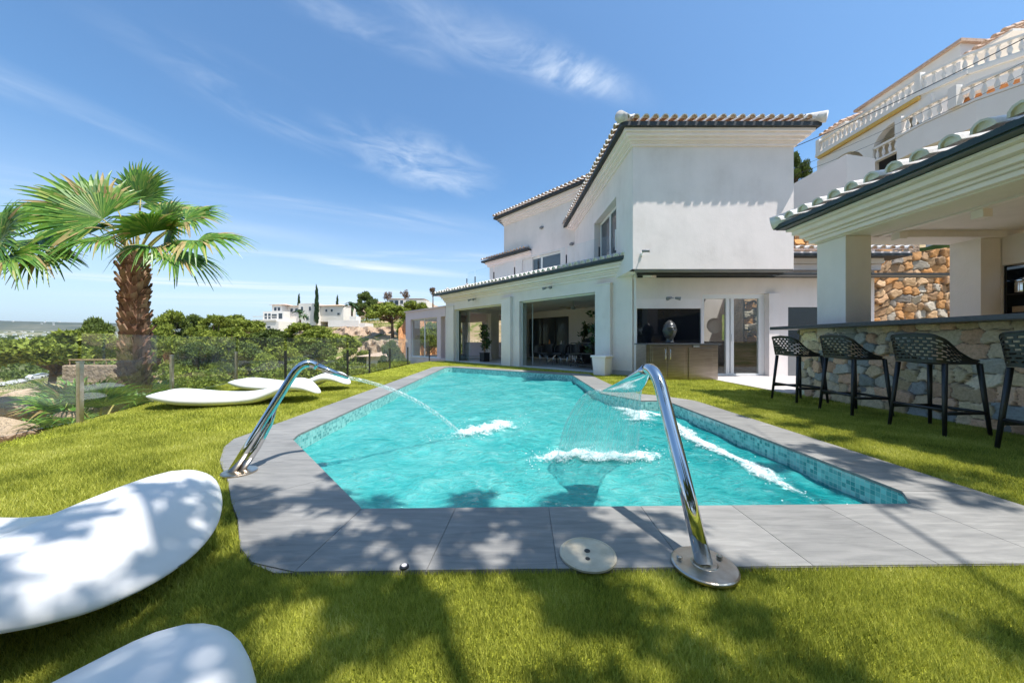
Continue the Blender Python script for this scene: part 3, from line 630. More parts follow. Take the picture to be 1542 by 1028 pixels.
# curtain
vs = []; uvc = {}; nu, nv = 60, 34
for i in range(nu + 1):
    u = i / nu * 2 - 1
    for j in range(nv + 1):
        t = j / nv
        wsp = .142 + .26 * t ** .8 - .02 * t * t
        y = 2.5 + .80 * t ** .85 - .07 * u * u * t; z = .585 + .0 * t - .76 * t ** 1.75 + .0
        thr = .5 + .5 * math.sin(u * 23 + 3 * math.sin(t * 4)); 
        x = .80 + u * wsp + .008 * math.sin(9 * t + u * 14) * t
        vs.append((x, y + .012 * thr * t + .005 * math.sin(17 * t + 3 * u) * t, z))
fs = [(i * (nv + 1) + j, (i + 1) * (nv + 1) + j, (i + 1) * (nv + 1) + j + 1, i * (nv + 1) + j + 1) for i in range(nu) for j in range(nv)]
me = bpy.data.meshes.new('water_curtain'); me.from_pydata(vs, [], fs); me.materials.append(M['curtainwater']); ul = me.uv_layers.new(name='UVMap')
for lp in me.loops: a = lp.vertex_index; ul.data[lp.index].uv = ((a // (nv + 1)) / nu, (a % (nv + 1)) / nv)
me.polygons.foreach_set('use_smooth', [True] * len(me.polygons))
wc = bpy.data.objects.new('water_curtain', me); COL.objects.link(wc); OFF['water_curtain'] = Vector((0, 0, 0)); tag(wc, 'fan shaped curtain of falling water from the wide nozzle', 'water curtain')
rim = MB()
for sgn in (-1, 1):
    i = 0 if sgn < 0 else nu; rim.tube([vs[i * (nv + 1) + j] for j in range(nv + 1)], [.006 + .004 * abs(math.sin(j)) for j in range(nv + 1)], 6)
for q_ in range(15):
    u = random.uniform(-.98, .98); ph = random.uniform(0, 6); t0 = random.uniform(.0, .45); P = []
    for j in range(17):
        t = t0 + (1.02 - t0) * j / 16; wsp = .142 + .26 * t ** .8 - .02 * t * t; P.append((.80 + u * wsp + .003 * math.sin(5 * t + ph), 2.5 + .80 * t ** .85 - .07 * u * u * t + .006 * math.sin(4 * t + ph), .585 - .76 * t ** 1.75))
    rim.tube(P, [.0012 + random.random() * .0022 for j in range(17)], 5)
rim.build('curtain_rim', 'jetwater', wc, smooth=True, uv=lambda c: (c.x * 3, c.z * 3))
mb = MB()
for i in range(150):
    t = random.uniform(.35, 1.02); u = random.uniform(-1.1, 1.1); s = random.uniform(.002, .006)
    mb.lathe([(s * .3, -s), (s, 0), (s * .3, s)], (.80 + u * (.142 + .26 * t), 2.5 + .8 * t + random.gauss(0, .04), .585 - .76 * t ** 1.75 + abs(random.gauss(0, .03))), 5)
tag(mb.build('droplets', 'foam', smooth=True), 'water droplets splashing around the falling curtain', 'droplets', kind='stuff')
# lid, deck light
ld = empty('skimmer_lid', (.337, 1.52, 0), 'round cream plastic skimmer lid in the grey coping', 'lid')
mb = MB(); mb.lathe([(.124, 0), (.124, .008), (.116, .012), (.112, .0125), (.11, .010), (.02, .011)], (.337, 1.52, .001), 48); mb.build('cover', 'beige', ld)
for a, b, r in ((.337, 1.53, .013), (.327, 1.475, .010)):
    mb = MB(); mb.lathe([(r, 0), (r, .002)], (a, b, .0125), 14); mb.build('finger_hole', 'black', ld)
dl = empty('deck_light', (-.453, 1.436, 0), 'tiny round light set in the coping edge', 'light')
mb = MB(); mb.lathe([(.019, 0), (.019, .006), (.012, .008)], (-.453, 1.436, .001), 20); mb.build('housing', 'black', dl)
mb = MB(); mb.lathe([(.011, 0), (.011, .003)], (-.453, 1.436, .0085), 16); mb.build('lens', 'trim', dl)

# ---------------------------------------------------------------- loungers
def make_lounger(label, loc, rz, sc=1, wy=1):
    """wave shaped moulded lounger, local x from head (-1) to foot (+1)"""
    ns, nr = 56, 28; vs = []
    xs = [-math.cos(math.pi * i / ns) for i in range(ns + 1)]
    bz = lambda x: np.interp(x, [-1, -.85, -.6, -.3, 0, .25, .45, .62, .8, .92, 1], [.17, .10, .035, .004, .0, .01, .09, .17, .155, .09, .05])
    tp = lambda x: np.interp(x, [-1, -.85, -.6, -.3, 0, .25, .45, .62, .8, .92, 1], [.18, .27, .23, .185, .165, .19, .28, .36, .345, .26, .11])
    hw = lambda x: np.interp(x, [-1, -.9, -.6, -.2, .15, .5, .8, 1], [.38, .41, .40, .34, .32, .39, .43, .42])
    def sm(f, x): return sum(f(x + k * .05) * w_ for k, w_ in ((-2, .1), (-1, .22), (0, .36), (1, .22), (2, .1)))
    for x in xs:
        e = max(0, 1 - abs(x) ** 5) ** .5; zb, zt = sm(bz, x), sm(tp, x); zm = zb + (zt - zb) * .48; zb2 = zm - (zm - zb) * max(e, .02) ** .8; zt2 = zm + (zt - zm) * max(e, .02) ** .8
        ww = sm(hw, x) * max(e, .02)
        for j in range(nr):
            t = 2 * math.pi * j / nr; c, s = math.cos(t), math.sin(t)
            y = ww * (abs(c) ** .75) * (1 if c >= 0 else -1); ss = (abs(s) ** .8) * (1 if s >= 0 else -1)
            hz = zm + ss * ((zt2 - zm) if s >= 0 else (zm - zb2))
            if s > 0: hz -= .022 * (1 - abs(c)) ** 1.0 * e
            vs.append((x * 1.02, y * wy, hz))
    fs = [(i * nr + j, (i + 1) * nr + j, (i + 1) * nr + (j + 1) % nr, i * nr + (j + 1) % nr) for i in range(ns) for j in range(nr)]
    mb = MB(Matrix.Translation(Vector(loc)) @ Matrix.Rotation(R(rz), 4, 'Z') @ Matrix.Scale(sc, 4)); mb.add(vs, fs)
    return tag(mb.build('sun_lounger', 'resin', smooth=True), label, 'sun lounger', 'white wave shaped sun loungers on the lawn')
make_lounger('large white wave lounger in the foreground with dappled shade on its raised end', (-2.31, 1.22, -.012), 5, 1.02, 1.30)
make_lounger('white lounger cut off by the bottom edge, nearest the viewer', (-1.40, .285, -.012), 2, .98, 1.42)
make_lounger('white wave lounger in front of the glass fence, the front one of the far pair', (-4.22, 5.32, -.012), 20, 1.07)
make_lounger('white wave lounger partly hidden, the one farther back by the fence', (-4.35, 6.75, -.012), 8, 1.06)

# ---------------------------------------------------------------- bar stools
def make_stool(label):
    root = empty('bar_stool', (0, 0, 0), label, 'bar stool', 'black bar stools in a row along the stone bar')
    ZS = .735
    for sx in (-1, 1):
        for sy in (-1, 1):
            mb = MB(); f0 = Vector((sx * .25, sy * .24, 0)); f1 = Vector((sx * .19, sy * .20, ZS))
            mb.tube([f0, f0.lerp(f1, .5), f1], [.015, .019, .022], 8, wide=[.018, .021, .024], widedir=(1, 0, 0)); mb.build('leg', 'blackplastic', root, smooth=True)
    z = .235; k = .235; a = .25 - .06 * z / ZS; b = .24 - .04 * z / ZS
    for p, q in (((-a, -b), (a, -b)), ((-a, b), (a, b)), ((a, -b), (a, b)), ((-a, -b), (-a, b))):
        mb = MB(); zz = z + (.035 if p[0] == q[0] and p[0] < 0 else 0); mb.tube([(*p, zz), (*q, zz)], .010, 8, wide=[.017, .017], widedir=(0, 0, 1)); mb.build('stretcher', 'blackplastic', root, smooth=True)
    # seat pan
    mb = MB(); n = 14; vs = []
    for s_ in (0, 1):
        for i in range(n + 1):
            for j in range(n + 1):
                x = -.225 + .45 * i / n; y = -.225 + .45 * j / n; u, v = x / .225, y / .225
                r = max(1, (abs(u) ** 6 + abs(v) ** 6) ** (1 / 6)); dz = -.022 * (1 - u * u) * (1 - v * v) + (.012 * u * u if u < 0 else -.012 * u * u)
                vs.append((x / r, y / r, ZS + .02 + dz - s_ * .02))
    m = (n + 1) ** 2; id_ = lambda s_, i, j: s_ * m + i * (n + 1) + j
    for s_ in (0, 1): mb.add(vs, [], 0) if s_ == 0 else None
    fs = [(id_(s_, i, j), id_(s_, i + 1, j), id_(s_, i + 1, j + 1), id_(s_, i, j + 1)) for s_ in (0, 1) for i in range(n) for j in range(n)]
    for i in range(n): fs += [(id_(0, i, 0), id_(0, i + 1, 0), id_(1, i + 1, 0), id_(1, i, 0)), (id_(0, i, n), id_(0, i + 1, n), id_(1, i + 1, n), id_(1, i, n)), (id_(0, 0, i), id_(0, 0, i + 1), id_(1, 0, i + 1), id_(1, 0, i)), (id_(0, n, i), id_(0, n, i + 1), id_(1, n, i + 1), id_(1, n, i))]
    k0 = len(mb.v) - len(vs); mb.f += [tuple(k0 + a for a in f_) for f_ in fs]; mb.mi += [0] * len(fs)
    mb.build('seat', 'blackplastic', root, smooth=True)
    # wrap-around perforated back
    def path(s):           # s 0..1 : right arm front -> back -> left arm front
        Lx, hw, rc = .30, .215, .09; tot = 2 * Lx + 2 * (math.pi * rc / 2) + 2 * (hw - rc); d = s * tot
        if d < Lx: return (.13 - d, hw)
        d -= Lx
        if d < math.pi * rc / 2: a = d / rc; return (-.17 - rc * math.sin(a), hw - rc + rc * math.cos(a))
        d -= math.pi * rc / 2
        if d < 2 * (hw - rc): return (-.26, hw - rc - d)
        d -= 2 * (hw - rc)
        if d < math.pi * rc / 2: a = d / rc; return (-.17 - rc * math.cos(a), -(hw - rc) - rc * math.sin(a))
        d -= math.pi * rc / 2
        return (-.17 + d, -hw)
    def top(s):
        e = min(s, 1 - s); return np.interp(e, [0, .08, .20, .30, .36, .5], [.765, .785, .86, .985, 1.035, 1.05])
    NS, NT = 108, 17
    def P(i, j):
        s = i / NS; t = j / NT; x, y = path(s); zt = top(s); zz = ZS + .008 + (zt - ZS - .008) * t
        o = .03 * t; l = math.hypot(x + .02, y) ; e = min(s, 1 - s)
        back = np.interp(e, [.2, .38], [0, 1])
        return (x - back * (.045 * t) , y * (1 + .10 * t), zz)
    mb = MB(); vs = [P(i, j) for i in range(NS + 1) for j in range(NT + 1)]; fs = []
    for i in range(NS):
        for j in range(NT):
            e = min(i, NS - 1 - i) / NS
            hole = e > .14 and 2 <= j < NT - 1 and j % 2 == 0 and ((i + (3 if (j // 2) % 2 else 0)) % 6) not in (0, 1)
            if not hole: fs.append((i * (NT + 1) + j, (i + 1) * (NT + 1) + j, (i + 1) * (NT + 1) + j + 1, i * (NT + 1) + j + 1))
    mb.add(vs, fs); o = mb.build('backrest', 'blackplastic', root)
    so_ = o.modifiers.new('thickness', 'SOLIDIFY'); so_.thickness = .009; so_.offset = 0
    mb = MB(); mb.tube([P(i, NT) for i in range(0, NS + 1, 2)], .009, 8); mb.build('top_rail', 'blackplastic', root, smooth=True)
    return root
st = make_stool('black perforated bar stool at the far end of the bar, by the pale paving')
spots = [((4.62, 5.5), 2, None), ((4.60, 4.59), -2, 'second black bar stool from the far end, next to the farthest one'),
         ((4.58, 3.68), 3, 'black bar stool seen whole, second nearest to the viewer'), ((4.57, 2.80), -1, 'black bar stool cut off by the right edge of the photo')]
sts = [st] + [copy_tree(st, l) for _, _, l in spots[1:]]
for o, (p, rz, _) in zip(sts, spots): o.location = (p[0], p[1], -.012); o.rotation_euler.z = R(rz)

# ---------------------------------------------------------------- masonry with real relief
def masonry(name, Lw, Hw, cell, sw, sh, cols, depth, mortar, toporig, parent=None, topf=None, seed=1, wrap_th=.3, pw=4, mw=.02):
    """stone faced wall: grid displaced and coloured stone by stone. toporig(x, z, d) -> world point"""
    rs = np.random.default_rng(seed); seeds = []
    z = 0; row = 0
    while z < Hw + sh:
        x = -sw * rs.uniform(0, 1)
        while x < Lw + sw:
            w_ = sw * rs.uniform(.55, 1.5); seeds.append((x + w_ / 2, z + sh / 2 + rs.normal(0, sh * .16), w_)); x += w_
        z += sh * .92; row += 1
    S = np.array(seeds); C = np.array(cols)[rs.integers(0, len(cols), len(S))] * rs.uniform(.78, 1.18, (len(S), 1)); tilt = rs.normal(0, 1, (len(S), 3))
    nx, nz = int(Lw / cell), int(Hw / cell); gx, gz = np.meshgrid(np.linspace(0, Lw, nx + 1), np.linspace(0, Hw, nz + 1), indexing='ij')
    X = gx.ravel(); Z = gz.ravel(); jx = X + .04 * sw * np.sin(Z * 9 / sh * .3 + X * 3) + rs.normal(0, .003, len(X)) + .05 * sw * np.sin(Z * 21 / sh * .3 + 2); jz = Z + .05 * sh * np.sin(X * 8 / sw * .5 + 1) + .04 * sh * np.sin(X * 19 / sw * .5 + Z * 5)
    best = np.full(len(X), 9e9); sec = best.copy(); bi = np.zeros(len(X), int)
    for k, (sx, sz, w_) in enumerate(S):
        d = ((np.abs(jx - sx) / (w_ / sw)) ** pw + (np.abs(jz - sz) * sw / sh * 1.0) ** pw) ** (1 / pw)
        m = d < best; sec = np.where(m, best, np.minimum(sec, d)); bi = np.where(m, k, bi); best = np.where(m, d, best)
    edge = (sec - best); f = np.clip(edge / (2 * mw), 0, 1); f = f * f * (3 - 2 * f)
    nz_ = sum(np.sin(X * a + Z * b + c) for a, b, c in rs.uniform(-1, 1, (6, 3)) * np.array([60, 60, 6])) / 6
    dep = depth * f * (.65 + .22 * tilt[bi, 0] + tilt[bi, 1] * (X - S[bi, 0]) / sw * .5 + tilt[bi, 2] * (Z - S[bi, 1]) / sh * .5 + .12 * nz_)
    col = C[bi] * (1 + .10 * nz_[:, None]) * f[:, None] + np.array(mortar) * (1 - f[:, None])
    if topf is not None: Z = Z * topf(X) / Hw
    V = np.array([toporig(x, z, d) for x, z, d in zip(X, Z, dep)])
    idx = np.arange(len(X)).reshape(nx + 1, nz + 1); q = np.stack([idx[:-1, :-1], idx[1:, :-1], idx[1:, 1:], idx[:-1, 1:]], -1).reshape(-1, 4)
    return sarr(name, V, 4, 'stones', parent=parent, origin=tuple(OFF[parent.name]) if parent is not None else (0, 0, 0), faces=q, cols=np.clip(col, .01, .8))
BARC = [tuple(min(.8, q * 1.45) for q in c) for c in [(.42, .32, .20), (.46, .35, .23), (.25, .26, .26), (.34, .32, .28), (.50, .32, .22), (.40, .33, .23), (.23, .25, .25), (.52, .43, .32), (.44, .36, .24), (.47, .30, .20)]]
bar = empty('bar_counter', (5.5, 3.6, 0), 'long stone faced bar counter with a dark worktop behind the stools', 'bar counter')
mb = MB(); mb.box(5.24, 1.02, -.1, 5.52, 6.15, 1.16); mb.build('core', 'grout', bar)
masonry('stone_face', 5.15, 1.19, .0125, .21, .17, BARC, .06, (.09, .08, .065), lambda x, z, d: (5.235 - d, 6.17 - x, z - .03), bar, seed=5, mw=.008)
masonry('stone_face', .36, 1.19, .015, .20, .17, BARC, .03, (.13, .115, .095), lambda x, z, d: (5.2 + x, 6.16 + d, z - .03), bar, seed=8, mw=.014)
mb = MB(); mb.box(4.86, .9, 1.163, 5.85, 6.44, 1.222); mb.build('worktop', 'darkstone', bar, bevel=.006)

# ================================================================ VILLA
villa = empty('villa', (3.4, 12, 0), 'large white villa with tiled eaves and an open glazed terrace behind the pool', 'villa')
WM = Matrix(((-.672, .741, 0, 3.37), (.741, .672, 0, 9.57), (0, 0, 1, 0), (0, 0, 0, 1)))      # wing frame: x = u to the far left, y = v inward
def W(): return MB(WM.copy())
UE = 9.9
# --- garden wing with two wide openings
mb = W(); mb.M = WM
wall(mb, UE, 0, 3.18, .38, [(.98, 4.60, -1, 2.47), (5.50, 9.12, -1, 2.47)])
mb.box(-.55, .02, 2.70, 0, .38, 3.18)
mb.box(0, .38, -.1, .30, 5.6, 3.0)                         # right side wall
mb.box(0, 5.3, 0, UE, 5.6, 2.27) if False else None
wall_back = W()
bk = [(6.35, 9.3, .05, 2.27), (.8, 1.9, .05, 2.1)]
wall(wall_back, UE, 0, 3.0, .25, bk); 
for i, v in enumerate(wall_back.v): wall_back.v[i] = v + Vector((.741, .672, 0)) * 5.2
gw = mb.build('wall', 'plaster', villa); wall_back.build('wall', 'plaster', villa)
for (a, b, p, t) in ((.62, 1.14, .13, 2.66), (4.98, 5.52, .13, 2.66), (9.12, 9.62, .05, 2.66)):
    mb = W(); mb.box(a, -p, 0, b, -.002 if p > .06 else -.002, t); mb.box(a - .02, -p - .02, t - .03, b + .02, -.002, t + .02); mb.build('column', 'plaster', villa, bevel=.008)
mb = W(); mb.box(0, -.012, 0, .62, -.002, .12); mb.build('skirting', 'floor', villa)
# end wall (far left) of the wing: pillars with glass between
mb = W(); mb.box(UE - .35, .40, 2.45, UE, 5.19, 3.0); mb.box(UE - .40, 2.55, 0, UE, 3.1, 2.45); mb.box(UE - .35, 4.2, 0, UE, 5.19, 2.45); mb.build('wall', 'plaster', villa)
mb = W(); mb.box(.31, .39, 2.62, UE - .36, 5.19, 2.72); mb.build('ceiling', 'plaster', villa)
mb = W(); mb.box(.0, -.02, -.2, UE, 5.19, .004); mb.build('terrace_floor', 'floor', villa)
# sliding glass leaves, open and stacked at the sides, and a top track
for a, b in ((.98, 4.60), (5.50, 9.12)):
    mb = W(); mb.box(a, .16, 2.425, b, .24, 2.468); mb.build('sliding_track', 'frame', villa); mb = W(); mb.box(a, .15, .006, b, .25, .018); mb.build('floor_track', 'frame', villa)
for a, va, vb in ((1.02, .12, .72), (1.09, .12, .72), (1.16, .12, .72), (4.55, .12, .66), (9.08, .12, .7), (9.0, .12, .72), (8.92, .12, .74)):
    mb = W(); mb.box(a, va, .03, a + .012, vb, 2.42); g_ = mb.build('glass_leaf', 'winglass', villa)
    mb = W(); mb.box(a - .008, va - .02, .02, a + .02, va, 2.425); mb.box(a - .008, vb, .02, a + .02, vb + .02, 2.425); mb.build('frame', 'black' if a < 2 else 'frame', g_)
mb = W(); mb.box(UE - .2, .42, .05, UE - .185, 2.5, 2.43); mb.build('window', 'winglass', villa)
mb = W(); mb.box(UE - .2, 3.12, .05, UE - .185, 4.15, 2.43); mb.build('window', 'winglass', villa)
# back sliding windows
def window(parent, mbf, x0, x1, z0, z1, y, fr=.06, n=2, pane='darkwin', dep=.07, frm='frame', mull=None, name='window'):
    mb = mbf(); mb.box(x0, y, z0, x1, y + dep, z0 + fr); mb.box(x0, y, z1 - fr, x1, y + dep, z1); mb.box(x0, y, z0 + fr, x0 + fr, y + dep, z1 - fr); mb.box(x1 - fr, y, z0 + fr, x1, y + dep, z1 - fr)
    for i in range(1, n): xm = x0 + (x1 - x0) * i / n; mb.box(xm - fr * .6, y - .004, z0 + fr, xm + fr * .6, y + dep - .004, z1 - fr)
    o = mb.build(name, frm, parent, bevel=.004)
    mb = mbf(); mb.box(x0 + fr, y + dep * .4, z0 + fr, x1 - fr, y + dep * .6, z1 - fr); mb.build('pane', pane, o); return o
window(villa, W, 6.35, 9.3, .05, 2.27, 5.25, n=3, frm='black'); window(villa, W, .8, 1.9, .05, 2.1, 5.25, n=1, frm='frame')
# wing cornice, gutter, eave, roof
mb = W()
for a, b, z0, z1 in ((.05, 0, 2.86, 2.93), (.10, 0, 2.93, 2.98), (.15, 0, 2.98, 3.04), (.24, 0, 3.04, 3.12), (.31, 0, 3.12, 3.19)):
    mb.box(-.42, -a, z0, UE + .05, -.0025, z1 - .002)
mb.build('cornice', 'trim', villa, bevel=.006)
mb = W(); mb.box(-.6, -.40, 3.192, UE + .42, .3, 3.235); mb.box(-.60, -.425, 3.215, UE + .44, -.36, 3.29); mb.build('gutter', 'gutter', villa)
mb = W(); 
mb.add([(-.6, -.38, 3.26), (UE + .4, -.38, 3.26), (UE - .6, .72, 3.60), (-.6, .72, 3.60), (-.6, -.38, 3.20), (UE + .4, -.38, 3.20), (UE - .6, .72, 3.20), (-.6, .72, 3.20)], [(0, 1, 2, 3), (4, 7, 6, 5), (0, 4, 5, 1), (1, 5, 6, 2), (2, 6, 7, 3), (3, 7, 4, 0)])
rf = mb.build('roof', 'trim', villa)
mb = W(); tiles(mb, (-.55, -.44), (1, 0), UE + .95, (0, 1), .30, 3.27, lambda e: min(1.15, UE + 1.0 - e + .1)); mb.build('eave_tiles', ['tile', 'tile'], rf, smooth=False)
mb = W(); tiles(mb, (UE + .42, -.4), (0, 1), 5.4, (-1, 0), .30, 3.27, lambda e: min(1.15, e + .1)); mb.build('eave_tiles', ['tile', 'tile'], rf)
mb = W(); mb.box(-.5, .72, 3.0, UE - .6, 6.5, 3.42); mb.box(-.5, .722, 3.42, UE - .65, .88, 3.60); mb.build('roof_terrace', 'plaster', villa)
# roof terrace glass balustrade
for i, u in enumerate((10.2 - .75, 8.75, 7.3, 5.9, 4.5, 3.1, 1.7, .5)):
    mb = W(); mb.box(u - .018, .93, 3.42, u + .018, .97, 4.12); mb.build('railing_post', 'black', villa)
    if i: 
        mb = W(); mb.box(u + .06, .944, 3.5, ul_ - .06, .956, 4.42); mb.build('railing_glass', 'glass', villa)
    ul_ = u
# --- upper block set back on the roof terrace (parallel to the wing)
B2 = Matrix(((-.672, .741, 0, 2.95), (.741, .672, 0, 15.2), (0, 0, 1, 0), (0, 0, 0, 1)))
def U(): return MB(B2.copy())
mb = U(); wall(mb, 5.05, 3.3, 7.72, .3, [(1.02, 3.61, 3.42, 5.22)], x0=-1.6); mb.box(4.75, .3, 3.3, 5.05, 5, 7.72); mb.box(-1.6, 4.7, 3.3, 4.75, 5, 7.72); mb.build('wall', 'plaster', villa)
window(villa, U, 1.02, 3.61, 3.42, 5.22, .12, n=2, fr=.09)
mb = U()
for a, z0, z1 in ((.05, 7.35, 7.42), (.10, 7.42, 7.5), (.18, 7.5, 7.6), (.26, 7.6, 7.72)): mb.box(-1.6, -a, z0, 5.05 + a, -.0025, z1 - .002); mb.box(5.0525, -a, z0, 5.05 + a, 5, z1 - .002)
mb.build('cornice', 'trim', villa)
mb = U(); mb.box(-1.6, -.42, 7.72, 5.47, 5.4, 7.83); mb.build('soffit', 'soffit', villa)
mb = U(); mb.add([(-1.6, -.42, 7.835), (5.47, -.42, 7.835), (5.47, 5.4, 7.835), (-1.6, 5.4, 7.835), (-1.6, 2.4, 8.8), (2.6, 2.4, 8.8)], [(0, 1, 5, 4), (1, 2, 5), (2, 3, 4, 5), (0, 4, 3), (0, 3, 2, 1)])
rf = mb.build('roof', 'terracotta', villa)
mb = U(); tiles(mb, (-1.6, -.47), (1, 0), 7.1, (0, 1), .33, 7.85, lambda e: min(1.3, 7.2 - e)); tiles(mb, (5.5, -.45), (0, 1), 5.8, (-1, 0), .33, 7.85, lambda e: min(1.3, e + .1)); mb.build('eave_tiles', ['tile', 'terracotta'], rf)
# small lower wing at the far left of the roof terrace
mb = MB(); X0 = px(736, 20); B3 = Matrix(((-.672, .741, 0, X0 + .05), (.741, .672, 0, 20), (0, 0, 1, 0), (0, 0, 0, 1)))
mb.M = B3; mb.box(-3.5, 0, 3.0, 0, 3, 5.55); mb.build('wall', 'plaster', villa)
mb = MB(B3); mb.box(-3.5, -.2, 5.45, .2, 3.2, 5.552); mb.box(-3.5, -.1, 5.3, .1, 3.1, 5.448); mb.build('cornice', 'trim', villa)
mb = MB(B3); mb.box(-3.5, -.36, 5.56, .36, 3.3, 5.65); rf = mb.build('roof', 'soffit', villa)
mb = MB(B3); tiles(mb, (-3.4, -.4), (1, 0), 3.75, (0, 1), .3, 5.67, lambda e: 1); mb.build('eave_tiles', ['tile', 'terracotta'], rf)
# --- front block (axis aligned), its left wall slightly turned
ZB, ZT = 2.79, 6.18
FL = Matrix(((-.038, .9993, 0, 3.07), (.9993, .038, 0, 8.68), (0, 0, 1, 0), (0, 0, 0, 1)))   # left wall frame: x away from camera, y inward (+X)
mb = MB(FL); wall(mb, 7.6, ZB, ZT, .30, [(1.22, 3.52, 3.2, 5.15)])
mb.M = None; mb.box(3.073, 8.676, ZB, 7.16, 8.98, ZT); mb.box(6.86, 8.98, ZB, 7.16, 16.2, ZT)
mb.build('wall', 'plaster', villa)
def FLm(): return MB(FL.copy())
window(villa, FLm, 1.3, 3.45, 3.2, 5.13, .20, n=2, fr=.09)
mb = FLm(); mb.box(1.23, .285, 3.2, 3.5, .30, 5.14); mb.build('window_backing', 'curtain', villa)
mb = FLm(); mb.box(1.22, -.03, 3.6, 1.25, -.0, 4.2); mb.build('shutter_guide', 'frame', villa)
mb = MB()
for a, z0, z1 in ((.05, 5.90, 5.96), (.09, 5.96, 6.0), (.16, 6.0, 6.06), (.24, 6.06, 6.13), (.30, 6.13, 6.2)):
    mb.M = None; mb.box(3.07 - a, 8.68 - a, z0, 7.16 + a, 8.6775, z1 - .002); mb.box(7.1625, 8.68, z0, 7.16 + a, 16.2, z1 - .002)
    mb.M = FL; mb.box(0, -a, z0, 7.6, -.0025, z1 - .002)
mb.build('cornice', 'trim', villa)
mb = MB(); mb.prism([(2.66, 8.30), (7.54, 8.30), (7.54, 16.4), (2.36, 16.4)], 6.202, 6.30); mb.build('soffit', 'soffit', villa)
mb = MB(); mb.add([(2.66, 8.30, 6.305), (7.54, 8.30, 6.305), (7.54, 16.4, 6.305), (2.36, 16.4, 6.305), (5.1, 10.8, 7.2), (4.95, 14, 7.2)], [(0, 1, 4), (1, 2, 5, 4), (2, 3, 5), (3, 0, 4, 5), (3, 2, 1, 0)])
rf = mb.build('roof', 'terracotta', villa)
mb = MB(); tiles(mb, (2.66, 8.27), (1, 0), 4.9, (0, 1), .34, 6.33, lambda e: max(.3, min(e, 4.9 - e)), sp=.232); 
tiles(mb, (2.63, 8.30), (-.038, 1), 7.9, (1, 0), .34, 6.33, lambda e: max(.3, min(e, 2.4))); tiles(mb, (7.57, 8.30), (0, 1), 7.9, (-1, 0), .34, 6.33, lambda e: max(.3, min(e, 2.4)))
mb.build('eave_tiles', ['tile', 'terracotta'], rf)
for a, b in (((2.60, 8.24, 6.38), (5.1, 10.8, 7.25)), ((7.60, 8.24, 6.38), (5.1, 10.8, 7.25))):
    mb = MB(); mb.tube([a, Vector(a).lerp(Vector(b), .5), b], [.13, .12, .12], 12); mb.build('hip_tiles', 'tile', rf, smooth=True)
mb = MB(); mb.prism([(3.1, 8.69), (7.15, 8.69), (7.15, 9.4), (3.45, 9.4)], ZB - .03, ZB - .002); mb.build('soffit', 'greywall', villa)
# --- kitchen side wall under the block, and the low wing to the right
KY = 9.42
mb = MB(Matrix.Translation((0, KY, 0))); wall(mb, 10.0, 0, 3.2, .28, [(5.26, 7.30, -1, 2.27), (3.45, 5.22, .9, 1.86), (7.62, 9.6, .9, 1.9)], x0=3.42); mb.build('wall', 'plaster', villa)
mb = MB(); mb.box(3.45, KY + .05, .9, 5.22, KY + .07, 1.86); mb.build('splashback', 'blackgloss', villa)
mb = MB(); mb.box(3.42, KY - .004, 1.862, 5.22, KY + .0, 2.12); mb.build('splashback', 'trim', villa)
mb = MB(); mb.box(7.62, KY + .05, .9, 9.6, KY + .07, 1.9); mb.build('window', 'blackgloss', villa)
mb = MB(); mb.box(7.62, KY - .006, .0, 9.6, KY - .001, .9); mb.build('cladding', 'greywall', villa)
mb = MB(); mb.box(7.022, KY - .10, 0, 7.30, KY + .25, 2.27); mb.build('door_jamb', 'plaster', villa, bevel=.006)
dr = MB(); dr.box(5.26, KY + .06, 2.14, 7.02, KY + .16, 2.27); dr.box(5.26, KY + .06, 0, 7.02, KY + .16, .06)
for a, b in ((5.26, 5.34), (5.95, 6.05), (6.08, 6.17), (6.86, 7.02)): dr.box(a, KY + .07, .06, b, KY + .15, 2.14)
dr = dr.build('glass_door', 'frame', villa, bevel=.004)
for a, b in ((5.34, 5.95), (6.17, 6.86)):
    mb = MB(); mb.box(a, KY + .10, .06, b, KY + .11, 2.14); mb.build('pane', 'winglass', dr)
mb = MB(); mb.box(6.10, KY + .04, .95, 6.13, KY + .07, 1.15); mb.build('handle', 'frame', dr)
# kitchen interior seen through the door
mb = MB(); mb.box(5.0, KY + .3, -.05, 8.5, 13.2, .003); mb.build('kitchen_floor', 'floor', villa)
mb = MB(Matrix.Translation((0, 12.6, 0))); wall(mb, 9.9, 0, 2.7, .15, [(7.75, 8.35, 1.0, 1.95), (8.5, 8.9, 1.0, 1.95)], x0=5); mb.M = None; mb.box(5.0, KY + .3, 0, 5.1, 12.59, 2.7); mb.box(9.8, KY + .3, 0, 9.9, 12.59, 2.7); mb.build('wall', 'plaster', villa)
mb = MB(); mb.box(5.0, KY + .29, 2.66, 9.95, 11.4, 2.76); mb.build('ceiling', 'plaster', villa)
# canopy track: long slim retracted glass canopy
mb = MB(); mb.prism([(3.45, 9.36), (11.8, 9.36), (11.8, 9.40), (3.45, 9.40)], 2.70, 2.755); mb.box(3.3, 8.98, 2.70, 11.8, 9.02, 2.755); mb.build('canopy_rail', 'soffit', villa)
mb = MB(); mb.box(7.17, 9.03, 2.718, 11.8, 9.35, 2.735); mb.build('canopy', 'greywall', villa)
